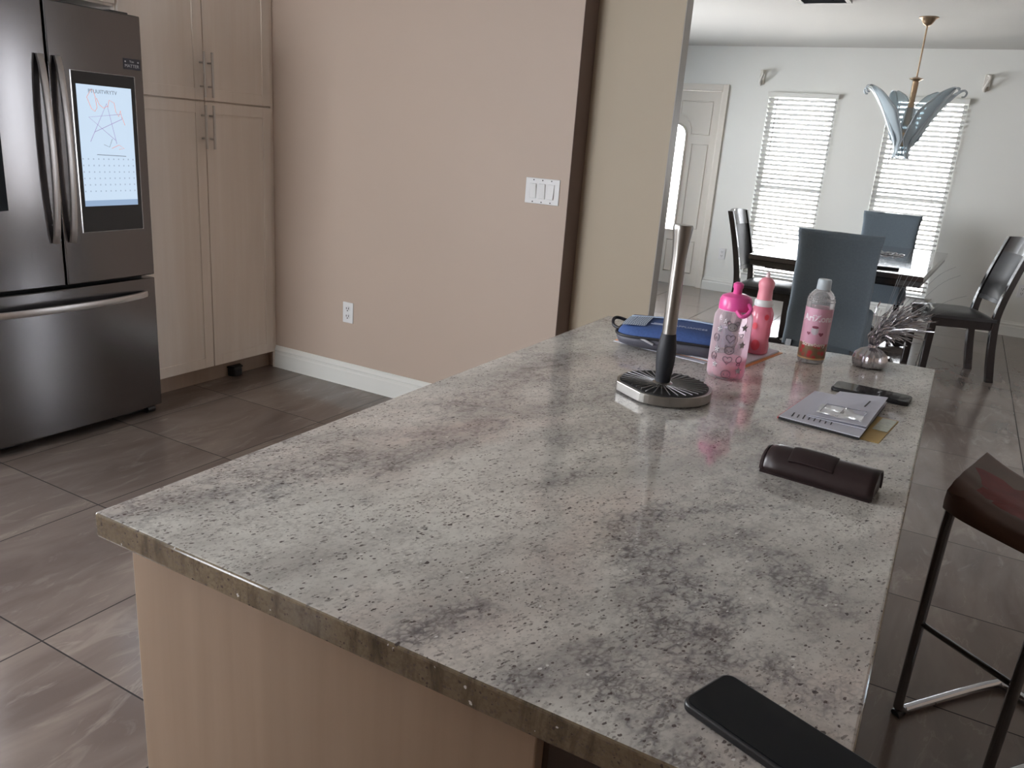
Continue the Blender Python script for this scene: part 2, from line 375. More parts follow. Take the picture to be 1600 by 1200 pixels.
def lathe(bm, prof, c=(0, 0), seg=32, cap=True, sx=1, sy=1):
    rings = []
    for r, z in prof:
        rings.append([bm.verts.new((c[0] + sx * r * math.cos(2 * PI * i / seg), c[1] + sy * r * math.sin(2 * PI * i / seg), z)) for i in range(seg)])
    for a, b in zip(rings, rings[1:]):
        for i in range(seg): bm.faces.new((a[i], a[(i + 1) % seg], b[(i + 1) % seg], b[i]))
    if cap:
        bm.faces.new(rings[0][::-1]); bm.faces.new(rings[-1])
    return bm
def tube(bm, pts, r, seg=10, closed=False, flat=1.0):
    pts = [Vector(p) for p in pts]; n = len(pts); rings = []
    up = None
    for i, p in enumerate(pts):
        if closed: t = (pts[(i + 1) % n] - pts[i - 1])
        else: t = (pts[min(i + 1, n - 1)] - pts[max(i - 1, 0)])
        t.normalize()
        if up is None:
            up = Vector((0, 0, 1)) if abs(t.z) < .9 else Vector((1, 0, 0))
        s = t.cross(up); s.normalize(); up = s.cross(t); up.normalize()
        rr = r[i] if isinstance(r, (list, tuple)) else r
        rings.append([bm.verts.new(p + s * rr * math.cos(2 * PI * k / seg) + up * rr * flat * math.sin(2 * PI * k / seg)) for k in range(seg)])
    m = n if closed else n - 1
    for i in range(m):
        a, b = rings[i], rings[(i + 1) % n]
        for k in range(seg): bm.faces.new((a[k], a[(k + 1) % seg], b[(k + 1) % seg], b[k]))
    if not closed:
        bm.faces.new(rings[0][::-1]); bm.faces.new(rings[-1])
    return bm
def smooth_path(pts, n=6):
    P = [Vector(p) for p in pts]; out = []
    for i in range(len(P) - 1):
        p0 = P[max(i - 1, 0)]; p1 = P[i]; p2 = P[i + 1]; p3 = P[min(i + 2, len(P) - 1)]
        for k in range(n):
            t = k / n
            out.append(.5 * ((2 * p1) + (p2 - p0) * t + (2 * p0 - 5 * p1 + 4 * p2 - p3) * t * t + (3 * p1 - p0 - 3 * p2 + p3) * t ** 3))
    out.append(P[-1]); return out
def grid(bm, fn, nu, nv, mi=0, closeu=False):
    vs = [[bm.verts.new(fn(i / nu, j / nv)) for j in range(nv + 1)] for i in range(nu + (0 if closeu else 1))]
    for i in range(nu):
        a = vs[i]; b = vs[(i + 1) % len(vs)]
        for j in range(nv):
            f = bm.faces.new((a[j], b[j], b[j + 1], a[j + 1])); f.material_index = mi
    return bm
def text_bm(s, size, depth=.0005, mtx=None, wrap=None, bold=0):
    cu = bpy.data.curves.new('t', 'FONT'); cu.body = s; cu.size = size; cu.extrude = depth; cu.align_x = 'CENTER'; cu.align_y = 'CENTER'
    cu.offset = bold; cu.resolution_u = 3
    ob = bpy.data.objects.new('t', cu); C.objects.link(ob)
    me = bpy.data.meshes.new_from_object(ob.evaluated_get(bpy.context.evaluated_depsgraph_get()))
    bm = B(); bm.from_mesh(me)
    bpy.data.objects.remove(ob); bpy.data.curves.remove(cu); bpy.data.meshes.remove(me)
    if wrap:   # wrap round a z cylinder of radius wrap[0], centred at angle wrap[1], height wrap[2]
        r, a0, zz = wrap
        for v in bm.verts:
            x, y, z = v.co; a = a0 + x / r; v.co = ((r + z) * math.cos(a), (r + z) * math.sin(a), zz + y)
    if mtx: bm.transform(mtx)
    return bm
def thing(name, label, cat, loc=(0, 0, 0), rz=0, group=None):
    o = bpy.data.objects.new(name, None); C.objects.link(o); o.location = loc; o.rotation_euler = (0, 0, rz)
    o.empty_display_size = .05
    o['label'] = label; o['category'] = cat
    if group: o['group'] = group
    return o
def tag(o, label, cat, group=None):
    o['label'] = label; o['category'] = cat
    if group: o['group'] = group
    return o
def struct(name, bm, m, parent=None, label=None, **k):
    o = link(name, bm, m, parent, **k)
    if not parent: o['kind'] = 'structure'
    if label: o['label'] = label
    return o

# ------------------------------------------------------------------ the setting
H = 2.466
YA, YF = 3.366, 8.617
XL, XR, YB = -4.05, 2.6, -2.5
struct('floor', bx(-4.2, 2.8, -2.7, 8.80, -.12, 0), TILE)
struct('ceiling', bx(-4.2, 2.8, -2.7, 8.85, H, H + .12), CEIL)
# outside ground (driveway) and roof overhang beyond the dining windows
struct('ground', bx(-14, 14, 8.95, 40, -.30, -.12), EXTG)
struct('roof_overhang', bx(-6, 5, 8.77, 9.5, 2.50, 2.62), TRIMW)
def wall_with_holes(name, axis, p0, p1, a0, a1, holes, m, z1=H):
    bm = B()
    hs = sorted(holes); prev = a0
    def bb(u0, u1, z0, zz):
        if u1 - u0 < 1e-4 or zz - z0 < 1e-4: return
        if axis == 'x': box(bm, u0, u1, p0, p1, z0, zz)
        else: box(bm, p0, p1, u0, u1, z0, zz)
    for (u0, u1, z0, zt) in hs:
        bb(prev, u0, 0, z1); bb(u0, u1, 0, z0); bb(u0, u1, zt, z1); prev = u1
    bb(prev, a1, 0, z1)
    return struct(name, bm, m)
W1 = (-1.965, -1.305, .215, 2.045); W2 = (-.85, -.19, .215, 2.05); D1 = (-3.365, -2.425, 0, 2.045)
wall_with_holes('wall_far', 'x', YF, YF + .15, -4.2, 2.8, [W1, W2, D1], WHITEW)
wall_with_holes('wall_rear', 'x', YB - .15, YB, -4.2, 2.8, [(-3.9, -2.0, .2, 2.3)], BEIGE)
struct('wall_shade_blocker', bx(-1.75, 1.6, -1.0, -.88, 0, H), BEIGE)  # unseen wall, added to keep rear window light off the island panel
wall_with_holes('wall_right', 'y', XR, XR + .15, YB, YF, [(4.7, 5.1, .35, 1.95)], BEIGE)
wall_with_holes('wall_left', 'y', XL - .15, XL, YB, YA - .001, [(-.6, 1.35, .9, 2.3)], BEIGE)
wall_with_holes('wall_foyer', 'y', XL - .15, XL, YA + .263, YF, [(5.3, 7.5, .3, 2.2)], WHITEW)  # the opening is for the added foyer window
XE = -1.594
struct('wall_kitchen', bx(XL - .15, XE, YA, YA + .139, 0, H), BEIGE)
struct('wall_divider', bx(XL - .15, -1.1955, YA + .1395, YA + .218, 0, H), OLIVE)
struct('trim_1', bx(XE + .0003, XE + .003, YA - .001, YA + .139, 0, H), BROWN, bev=.001)
struct('trim_2', bx(-1.1953, -1.191, YA + .139, YA + .2185, 0, H), GREYT, bev=.0015)
# baseboards with a moulded profile
def baseboard(name, x0, x1, yw, top=.133, t=.016, m=TRIMW):
    prof = [(0, 0), (-t, 0), (-t, top * .62), (-t * .75, top * .68), (-t * .75, top * .76), (-t * .9, top * .80), (-t * .5, top * .90), (-t * .35, top), (0, top)]
    bm = B(); a = [bm.verts.new((x0, yw + p, z)) for p, z in prof]; b = [bm.verts.new((x1, yw + p, z)) for p, z in prof]
    for i in range(len(prof)): 
        j = (i + 1) % len(prof); bm.faces.new((a[i], a[j], b[j], b[i]))
    bm.faces.new(a); bm.faces.new(b[::-1])
    return struct(name, bm, m)
baseboard('baseboard_kitchen', -3.432, XE, YA)
baseboard('baseboard_far', -2.37, 2.6, YF, .135)
baseboard('baseboard_foyer', -3.9, -3.42, YF, .135)

# windows (frame > pane, rails) --------------------------------------------
def window(n, x0, x1, z0, z1, y):
    f = .04
    bm = B()
    box(bm, x0 - .001, x1 + .001, y + .08, y + .13, z0 - .001, z0 + f); box(bm, x0 - .001, x1 + .001, y + .08, y + .13, z1 - f, z1 + .001)
    box(bm, x0 - .001, x0 + f, y + .08, y + .13, z0 + f, z1 - f); box(bm, x1 - f, x1 + .001, y + .08, y + .13, z0 + f, z1 - f)
    o = struct('window_%d' % n, bm, WINF)
    link('window_pane', bx(x0 + f, x1 - f, y + .10, y + .104, z0 + f, z1 - f), PANE, o)
    link('middle_rail', bx(x0 + f, x1 - f, y + .085, y + .098, (z0 + z1) / 2 - .02, (z0 + z1) / 2 + .02), WINF, o)
    link('window_sill', bx(x0 - .0005, x1 + .0005, y - .02, y + .079, z0 - .02, z0 + .0), WINF, o)
window(1, *W1, YF); window(2, *W2, YF)
def rear_window(n, bmf, pane, bars):
    o = struct('window_%d' % n, bmf, WINF); link('window_pane', pane, PANE, o)
    for b_ in bars: link('mullion', b_, WINF, o)
def side_window(n, x, y0, y1, z0, z1):
    f = .05; ym = (y0 + y1) / 2
    rear_window(n, bx(x, x + .05, y0, y1, z0, z0 + f), bx(x + .02, x + .024, y0 + f, y1 - f, z0 + f, z1 - f),
                [bx(x, x + .05, y0, y0 + f, z0 + f, z1), bx(x, x + .05, ym - .03, ym + .03, z0 + f, z1 - f), bx(x, x + .05, y1 - f, y1, z0 + f, z1), bx(x, x + .05, y0 + f, y1 - f, z1 - f, z1)])
side_window(3, XL - .10, -.6, 1.35, .9, 2.3); side_window(5, XL - .10, 5.3, 7.5, .3, 2.2)  # the foyer window is added out of view to brighten the dining walls
rear_window(4, bx(XR + .05, XR + .1, 4.7, 5.1, .35, .40), bx(XR + .07, XR + .074, 4.71, 5.09, .4, 1.93),
            [bx(XR + .05, XR + .1, 4.7, 4.74, .4, 1.95), bx(XR + .05, XR + .1, 5.06, 5.1, .4, 1.95)])

rear_window(6, bx(-3.9, -2.0, YB - .1, YB - .05, .2, .25), bx(-3.85, -2.05, YB - .08, YB - .076, .25, 2.25),
            [bx(-3.9, -3.85, YB - .1, YB - .05, .25, 2.3), bx(-2.98, -2.92, YB - .1, YB - .05, .25, 2.25), bx(-2.05, -2.0, YB - .1, YB - .05, .25, 2.3), bx(-3.85, -2.05, YB - .1, YB - .05, 2.25, 2.3)])
# front door ----------------------------------------------------------------
DX0, DX1 = -3.345, -2.445
dcx = (DX0 + DX1) / 2 + .005
def door():
    y0, y1 = YF + .03, YF + .075
    gx0, gx1, gz0, gz1 = dcx - .12, dcx + .12, .59, 1.58
    bm = B(); box(bm, DX0, gx0, y0, y1, .001, 2.03); box(bm, gx1, DX1, y0, y1, .001, 2.03); box(bm, gx0, gx1, y0, y1, .001, gz0)
    # header with arched underside
    n = 14
    arc = [(dcx + .12 * math.cos(PI * i / n), gz1 + .12 * math.sin(PI * i / n)) for i in range(n + 1)]
    poly = [(gx0, 2.03), (gx1, 2.03)] + arc
    a = [bm.verts.new((x, y0, z)) for x, z in poly]; b = [bm.verts.new((x, y1, z)) for x, z in poly]
    bm.faces.new(a); bm.faces.new(b[::-1])
    for i in range(len(poly)):
        j = (i + 1) % len(poly); bm.faces.new((a[i], a[j], b[j], b[i]))
    o = struct('door_1', bm, DOORP)
    arcp = [(gx0, y0 - .004, gz0), (gx1, y0 - .004, gz0)] + [(x, y0 - .004, z) for x, z in arc]
    link('glass_frame', tube(B(), arcp, .012, 8, closed=True), DOORP, o, smooth=True)
    g = B(); pl = [(gx0, gz0), (gx1, gz0)] + arc
    vs = [g.verts.new((x, y0 + .02, z)) for x, z in pl]; g.faces.new(vs); link('door_glass', g, PANE, o, solid=.006)
    ym = y0 - .001
    def mould(pts): link('panel_moulding', tube(B(), [(x, ym, z) for x, z in pts], .007, 8, closed=True), DOORP, o, smooth=True)
    for s in (1, -1):
        def X(d): return dcx + s * d
        ar = [(X(.185 + 0 * i) if False else X(.17 * math.cos(R(a))), 1.60 + .20 * math.sin(R(a))) for i, a in enumerate(range(80, -1, -16))]
        mould([(X(.03), 1.93), (X(.36), 1.93), (X(.36), 1.60)] + ar[::-1])
        mould([(X(.19), 1.50), (X(.36), 1.50), (X(.36), .62), (X(.19), .62)])
        mould([(X(.05), .48), (X(.36), .48), (X(.36), .14), (X(.05), .14)])
    for z in (1.78, 1.06, .28):
        h_ = B(); lathe(h_, [(.008, z - .05), (.008, z + .05)], (DX1 + .008, y0 - .006), 10); link('hinge', h_, STEELH, o, smooth=True)
door()
bm = B()
box(bm, DX1 + .015, -2.372, YF - .018, YF + .0, 0, 2.10); box(bm, DX0 - .075, DX0 - .018, YF - .018, YF, 0, 2.10); box(bm, DX0 - .018, DX1 + .015, YF - .018, YF, 2.041, 2.10)
box(bm, DX1 + .004, DX1 + .019, YF - .001, YF + .12, 0, 2.045); box(bm, DX0 - .019, DX0 - .004, YF - .001, YF + .12, 0, 2.045); box(bm, DX0, DX1, YF - .001, YF + .12, 2.033, 2.045)
struct('trim_3', bm, DOORP, bev=.004)

# ------------------------------------------------------------------ blinds
def blind(x0, x1, z0, z1, label):
    t = thing('window_blind', label, 'blind', ((x0 + x1) / 2, YF - .012, z1), 0, 'white slatted blinds on the far wall')
    w_ = (x1 - x0) / 2 - .006; hgt = z1 - z0
    link('headrail', bx(-w_ - .012, w_ + .012, -.022, .028, -.045, .0), TRIMW, t, bev=.003)
    bm = B(); z = -.07; n = int((hgt - .08) / .0445)
    for i in range(n):
        a = R(-27); m_ = Matrix.Translation((0, .004, z)) @ Matrix.Rotation(a, 4, 'X')
        box(bm, -w_, w_, -.025, .025, -.0012, .0012, m_); z -= .0445
    link('slats', bm, SLAT, t)
    link('bottom_rail', bx(-w_, w_, -.02, .028, -hgt + .004, -hgt + .022), SLAT, t, bev=.003)
    bm = B()
    for q in (-w_ * .62, w_ * .62): box(bm, q - .0012, q + .0012, -.022, -.020, -hgt + .02, -.04)
    link('ladder_cord', bm, SLAT, t)
    link('tilt_wand', tube(B(), [(-w_ * .72, -.03, -.05), (-w_ * .72, -.032, -.62)], .0045, 8), simple('grey_wand', (.32, .31, .29), .4), t, smooth=True)
blind(W1[0], W1[1], W1[2], W1[3], 'white slatted blind on the narrow window nearest the front door')
blind(W2[0], W2[1], W2[2], W2[3] + .0, 'white slatted blind on the window behind the glass chandelier')

# curtain brackets
def bracket(x, z, label):
    t = thing('curtain_bracket', label, 'bracket', (x, YF, z), 0, 'pale curtain brackets above the windows')
    link('mounting_plate', bx(-.028, .028, -.012, 0, -.075, .06), PLAST, t, bev=.006)
    link('scroll_arm', tube(B(), smooth_path([(0, -.01, .03), (.005, -.05, .045), (.018, -.075, .02), (.0, -.06, -.03), (-.01, -.03, -.06), (-.004, -.012, -.085)]), .013, 8), PLAST, t, smooth=True)
bracket(-2.057, 2.19, 'small pale curtain bracket on wall to the left of the door-side window')
bracket(-.087, 2.20, 'small pale curtain bracket on wall to the right of the chandelier')

# outlets and switch
def outlet(loc, label):
    t = thing('wall_outlet', label, 'outlet', loc)
    link('plate', bx(-.036, .036, -.006, 0, -.058, .058), WPLAS, t, bev=.003)
    for s in (1, -1):
        bm = B(); lathe(bm, [(.0165, 0), (.0165, .003)], (0, 0), 20); bm.transform(Matrix.Translation((0, -.0055, s * .021)) @ Matrix.Rotation(R(90), 4, 'X'))
        r_ = link('receptacle', bm, WPLAS, t, smooth=True)
        bm = B(); box(bm, -.009, -.0055, -.0100, -.0084, s * .021 - .002, s * .021 + .009); box(bm, .0055, .009, -.0100, -.0084, s * .021 - .002, s * .021 + .009); box(bm, -.003, .003, -.0100, -.0084, s * .021 - .012, s * .021 - .006)
        link('slots', bm, SLOT, r_)
outlet((-2.868, YA, .422), 'white duplex outlet low on the beige kitchen wall')
outlet((-2.199, YF, .40), 'white outlet on dining wall between front door and window')
outlet((.577, YF, .42), 'white outlet on dining wall at the right edge behind the dark chair')
t = thing('light_switch', 'white three-gang rocker switch plate on beige kitchen wall', 'light switch', (-1.7245, YA, 1.184))
link('plate', bx(-.088, .088, -.006, 0, -.058, .058), WPLAS, t, bev=.003)
for i, xx in enumerate((-.046, 0, .046)):
    bm = B(); tilt = R(4 if i < 2 else -5)
    box(bm, -.0165, .0165, -.006, 0, -.034, .034, Matrix.Translation((xx, -.006, 0)) @ Matrix.Rotation(tilt, 4, 'X'))
    rk = link('rocker', bm, WPLAS, t, bev=.002)
for xx in (-.046, 0, .046):
    for zz in (-.049, .049):
        bm = B(); lathe(bm, [(.003, 0), (.003, .0016)], (0, 0), 10); bm.transform(Matrix.Translation((xx, -.0058, zz)) @ Matrix.Rotation(R(90), 4, 'X')); link('screw', bm, SLOT, t)

# ceiling vent in the dining room
t = thing('ceiling_vent', 'dark rectangular air vent on the dining ceiling', 'vent', (-1.14, 6.12, H))
bm = B(); box(bm, -.17, .17, -.13, -.10, -.018, 0); box(bm, -.17, .17, .10, .13, -.018, 0); box(bm, -.17, -.14, -.1, .1, -.018, 0); box(bm, .14, .17, -.1, .1, -.018, 0)
VENTM = simple('dark_vent_metal', (.05, .055, .06), .5)
link('frame', bm, VENTM, t)
bm = B()
for i in range(7): box(bm, -.14, .14, -.012, .012, -.001, .001, Matrix.Translation((0, -.09 + i * .03, -.009)) @ Matrix.Rotation(R(40), 4, 'X'))
link('louvres', bm, VENTM, t)

# ------------------------------------------------------------------ refrigerator (front faces +x)
def fx(y, bulge=.018): 
    u = (y - 1.973) / .455; return -3.236 + bulge * (1 - u * u)
def fridge():
    t = thing('refrigerator', 'stainless french-door refrigerator with a lit touch screen', 'refrigerator', (0, 0, 0))
    link('body', bx(-4.03, -3.325, 1.520, 2.426, .03, 1.765), simple('fridge_side_grey', (.12, .12, .125), .4), t, bev=.005)
    def panel(name, y0, y1, z0, z1):
        n = 14; pts = [(-3.322, y0)] + [(fx(y0 + (y1 - y0) * i / n), y0 + (y1 - y0) * i / n) for i in range(n + 1)] + [(-3.322, y1)]
        return link(name, prism(B(), pts[::-1], z0, z1), STEEL, t, smooth=True, bev=.005, seg=3)
    dl = panel('door', 1.518, 1.988, .682, 1.786)
    dr = panel('door', 1.997, 2.428, .682, 1.786)
    dw = panel('freezer_drawer', 1.518, 2.428, .045, .668)
    link('top_hinge_cover', bx(-3.42, -3.30, 2.33, 2.42, 1.766, 1.80), BLKP, t, bev=.004)
    link('kick_grille', bx(-3.70, -3.30, 1.54, 2.41, .012, .05), BLKP, t)
    for yy in (1.56, 2.39):
        bm = B(); lathe(bm, [(.018, -.02), (.018, .02)], (0, 0), 14); bm.transform(Matrix.Translation((-3.28, yy, .019)) @ Matrix.Rotation(R(90), 4, 'X')); link('foot', bm, BLKP, t, smooth=True)
    # bowed vertical handles
    for yy, par in ((1.957, dl), (2.028, dr)):
        bm = B(); n = 20
        def sect(i):
            s = i / n; z = 1.585 - s * .725; bow = math.sin(PI * min(1, max(0, s))) ** .6
            return fx(yy) + .012 + .034 * bow, z
        rings = []
        for i in range(n + 1):
            x, z = sect(i)
            rings.append([bm.verts.new((x + dx, yy + dy, z)) for dx, dy in ((-.010, -.011), (.004, -.012), (.006, 0), (.004, .012), (-.010, .011))])
        for a, b in zip(rings, rings[1:]):
            for k in range(5): bm.faces.new((a[k], a[(k + 1) % 5], b[(k + 1) % 5], b[k]))
        bm.faces.new(rings[0][::-1]); bm.faces.new(rings[-1])
        link('handle', bm, STEELH, par, smooth=True)
    bm = B(); n = 24; rings = []
    for i in range(n + 1):
        s = i / n; y = 1.575 + s * .795; bow = (1 - (2 * s - 1) ** 2)
        x = fx(y) + .010 + .050 * bow ** .7; z = .600 - .0 * bow
        rings.append([bm.verts.new((x + dx, y, z + dz)) for dx, dz in ((-.010, -.012), (.007, -.013), (.010, 0), (.007, .013), (-.010, .012))])
    for a, b in zip(rings, rings[1:]):
        for k in range(5): bm.faces.new((a[k], a[(k + 1) % 5], b[(k + 1) % 5], b[k]))
    bm.faces.new(rings[0][::-1]); bm.faces.new(rings[-1])
    link('handle', bm, STEELH, dw, smooth=True)
    # dispenser
    f = fx(1.7)
    link('water_dispenser', bx(f - .03, f + .0035, 1.60, 1.808, .995, 1.318), simple('dispenser_black', (.008, .012, .016), .5, spec=.2), dl, bev=.003)
    # screen: follows the door face
    def face_panel(y0, y1, z0, z1, out, thick=.004):
        bm = B(); a = (fx(y0) + out, fx(y1) + out)
        vs = []
        for (y, xx) in ((y0, a[0]), (y1, a[1])):
            for z in (z0, z1):
                vs.append((bm.verts.new((xx - thick, y, z)), bm.verts.new((xx, y, z))))
        (b00, f00), (b01, f01), (b10, f10), (b11, f11) = vs
        for q in ((f00, f10, f11, f01), (b00, b01, b11, b10), (b00, b10, f10, f00), (b01, f01, f11, b11), (b00, f00, f01, b01), (b10, b11, f11, f10)): bm.faces.new(q)
        return bm
    bz = link('screen_bezel', face_panel(2.085, 2.377, .898, 1.538, .004, .006), BEZ, dr)
    rim = tube(B(), [(fx(2.083) + .002, 2.083, .896), (fx(2.379) + .002, 2.379, .896), (fx(2.379) + .002, 2.379, 1.540), (fx(2.083) + .002, 2.083, 1.540)], .0022, 6, closed=True)
    link('bezel_rim', rim, STEELH, bz)
    link('screen', face_panel(2.101, 2.357, 1.004, 1.490, .0048, .001), SCREEN, bz)
    # drawing on the screen: (u, v) with u 0..1 left to right, v 0..1 top to bottom
    def S(u, v, o=.0054): 
        y = 2.101 + .256 * u; x = fx(2.101) + (fx(2.357) - fx(2.101)) * u
        return (x + o, y, 1.490 - .486 * v)
    def pen(name, uv, m, r=.0009, o=.0054): link(name, tube(B(), [S(u, v, o) for u, v in uv], r, 5), m, bz)
    pen('pen_line', [(.27, .03), (.17, .10), (.24, .19), (.30, .21), (.34, .18), (.32, .09), (.29, .04)], PENR)
    pen('pen_line', [(.34, .10), (.38, .15), (.46, .18), (.53, .16)], PENR)
    pen('pen_line', [(.54, .17), (.57, .11), (.66, .13), (.68, .20), (.73, .24), (.77, .19), (.78, .23), (.84, .31)], PENR)
    pen('pen_line', [(.18, .46), (.52, .14), (.66, .47)], PENP)
    pen('pen_line', [(.64, .44), (.18, .26), (.78, .22), (.79, .26), (.26, .38)], PENP)
    pen('pen_line', [(.58, .43), (.52, .50), (.42, .48)], PENG); pen('pen_line', [(.56, .51), (.70, .48), (.80, .51), (.70, .515)], PENR)
    pen('tool_bar', [(.28, .565), (.82, .575)], PENG, .0014)
    fm = Matrix.Translation(S(.46, .05, .0062)) @ Matrix.Rotation(math.atan2(fx(2.357) - fx(2.101), .256) * -1, 4, 'Z') @ Matrix(((0, 0, 1, 0), (1, 0, 0, 0), (0, 1, 0, 0), (0, 0, 0, 1)))
    link('screen_writing', text_bm('PTUUITVRYTV', .021, .0002, fm), PENG, bz)
    return t
fridge()
t = thing('fridge_magnet', 'small dark magnet reading You MATTER on the fridge door', 'magnet', (fx(2.37) + .004, 2.370, 1.590))
t.rotation_euler = (0, 0, -.02)
link('magnet_plate', bx(-.004, .0, -.041, .041, -.022, .022), simple('chalkboard_magnet', (.035, .035, .05), .6), t, bev=.001)
fm = Matrix(((0, 0, 1, .0003), (1, 0, 0, 0), (0, 1, 0, -.008), (0, 0, 0, 1)))
CHALK = simple('chalk_white_print', (.55, .56, .60), .7)
link('magnet_writing', text_bm('MATTER', .018, .0003, fm), CHALK, t)
fm = Matrix(((0, 0, 1, .0003), (1, 0, 0, 0), (0, 1, 0, .010), (0, 0, 0, 1)))
link('magnet_writing', text_bm('You', .013, .0003, fm), CHALK, t)
for yy in (-.03, .03): link('magnet_star', bx(-.001, .0006, -.003, .003, -.003, .003, Matrix.Translation((0, yy, .009)) @ Matrix.Rotation(R(45), 4, 'X')), CHALK, t)

# ------------------------------------------------------------------ pantry cabinets (front faces +x)
XC = -3.43
def shaker(name, y0, y1, z0, z1, parent, m=MAPLE, stile=.055):
    bm = B(); xb, xf = XC - .002, XC + .018
    xb = XC + .0005
    box(bm, xb, xf, y0, y0 + stile, z0, z1); box(bm, xb, xf, y1 - stile, y1, z0, z1)
    box(bm, xb, xf, y0 + stile, y1 - stile, z0, z0 + stile); box(bm, xb, xf, y0 + stile, y1 - stile, z1 - stile, z1)
    d = link(name, bm, m, parent, bev=.0015)
    link('door_panel', bx(xb, xf - .005, y0 + stile - .0005, y1 - stile + .0005, z0 + stile - .0005, z1 - stile + .0005), m, d)
    return d
def bar_pull(y, z0, z1, parent):
    x = XC + .018
    bm = B(); tube(bm, [(x + .032, y, z0), (x + .032, y, z1)], .0062, 12)
    h_ = link('handle', bm, PULL, parent, smooth=True)
    for z in (z0 + .05, z1 - .05):
        link('handle_post', tube(B(), [(x, y, z), (x + .032, y, z)], .0045, 10), PULL, h_, smooth=True)
t = thing('pantry_cabinet', 'tall pickled maple pantry cabinet beside the refrigerator', 'cabinet', (0, 0, 0))
link('cabinet_body', bx(-4.045, XC, 2.446, 3.3605, .095, H - .002), MAPLE, t, bev=.002)
link('end_stile', bx(XC + .0002, XC + .012, 3.345, 3.3655, .0, H - .002), MAPLE, t, bev=.002)
link('toe_kick', bx(-4.04, XC - .045, 2.45, 3.36, 0, .0945), KICK, t)
d1 = shaker('door', 2.452, 2.900, .10, 1.470, t); d2 = shaker('door', 2.906, 3.341, .10, 1.470, t)
d3 = shaker('door', 2.452, 2.900, 1.477, 2.44, t); d4 = shaker('door', 2.906, 3.341, 1.477, 2.44, t)
bar_pull(2.880, 1.245, 1.455, d1); bar_pull(2.930, 1.245, 1.455, d2); bar_pull(2.880, 1.492, 1.702, d3); bar_pull(2.930, 1.492, 1.702, d4)
t = thing('overhead_cabinet', 'pickled maple cabinet mounted above the refrigerator', 'cabinet', (0, 0, 0))
link('cabinet_body', bx(-4.045, XC, 1.50, 2.4445, 1.83, H - .002), MAPLE, t, bev=.002)
shaker('door', 1.505, 1.969, 1.84, 2.44, t); shaker('door', 1.975, 2.440, 1.84, 2.44, t)
t = thing('bait_trap', 'small black plastic piece on the floor under the pantry door', 'bait trap', (-3.447, 3.08, 0))
link('housing', prism(B(), [(-.02, -.045), (.022, -.028), (.022, .028), (-.02, .045)], 0.0, .05), BLKP, t, bev=.008)
link('lid', prism(B(), [(-.02, -.048), (.025, -.031), (.025, .031), (-.02, .048)], .0502, .06), BLKP, t, bev=.003)

# ------------------------------------------------------------------ island
t = thing('kitchen_island', 'pale maple island cabinet under the granite countertop', 'kitchen island', (0, 0, 0))
link('cabinet_body', bx(-.846, -.262, .60, 2.20, .0, .8745), ISLW, t)
link('end_panel', bx(-.850, -.255, .580, .5995, .0, .8745), ISLW, t, bev=.002)
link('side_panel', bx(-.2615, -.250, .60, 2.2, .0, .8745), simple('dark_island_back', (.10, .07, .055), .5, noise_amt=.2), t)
for i in range(3):
    y0 = .61 + i * .53; d = link('door', bx(-.866, -.8462, y0, y0 + .52, .11, .86), ISLW, t, bev=.003)
    link('handle', tube(B(), [(-.868, y0 + .48, .62), (-.893, y0 + .48, .64), (-.893, y0 + .48, .78), (-.868, y0 + .48, .80)], .006, 10), NICK, d, smooth=True)
bm = B()
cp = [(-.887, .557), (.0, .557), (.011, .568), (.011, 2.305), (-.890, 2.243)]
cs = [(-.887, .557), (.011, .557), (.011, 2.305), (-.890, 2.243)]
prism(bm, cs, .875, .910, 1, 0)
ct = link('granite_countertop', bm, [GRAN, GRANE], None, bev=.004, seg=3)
tag(ct, 'speckled white and grey granite countertop on the island', 'countertop')

# ------------------------------------------------------------------ things on the counter
CT = .910
def paper_towel():
    t = thing('paper_towel_holder', 'steel paper towel holder with ribbed round base and black grip', 'paper towel holder', (-.482, 1.560, CT))
    r = .094
    # round base with one side cut flat
    r = .1
    pts = [(-.001 + r * math.cos(a), .016 + r * math.sin(a)) for a in [R(q) for q in range(-100, 217, 6)]]
    link('base_rim', prism(B(), pts, .003, .023), NICK, t, bev=.0015)
    top = [(-.001 + (x + .001) * .93, .016 + (y - .016) * .93) for x, y in pts]
    link('base_pad', prism(B(), top, .0225, .0242), simple('dark_rubber_pad', (.02, .02, .022), .6), t)
    bm = B()
    for i in range(34):
        a = 2 * PI * i / 34; rr = r * .90
        a_ = (math.degrees(a) + 360) % 360
        if 214 < a_ < 262: rr = r * .80
        tube(bm, [(.02 * math.cos(a), .02 * math.sin(a), .029), (-.001 + rr * math.cos(a), .016 + rr * math.sin(a), .0262)], .0013, 6)
    link('radial_ribs', bm, GUN, t, smooth=True)
    for a in (30, 150, 270):
        bm = B(); lathe(bm, [(.006, 0), (.006, .0035)], (.07 * math.cos(R(a)), .07 * math.sin(R(a))), 12); link('foot', bm, BLKP, t)
    link('collar', lathe(B(), [(.021, .024), (.021, .030), (.017, .033)], seg=24), NICK, t, smooth=True)
    link('grip', lathe(B(), [(.0150, .030), (.0165, .045), (.0195, .075), (.0200, .095), (.018, .115), (.0150, .135)], seg=24), simple('black_rubber_grip', (.012, .013, .018), .55), t, smooth=True)
    link('pole', lathe(B(), [(.0142, .135), (.0142, .26), (.0143, .29), (.0165, .320), (.0195, .345), (.0200, .352), (.019, .355)], seg=28), NICK, t, smooth=True)
paper_towel()

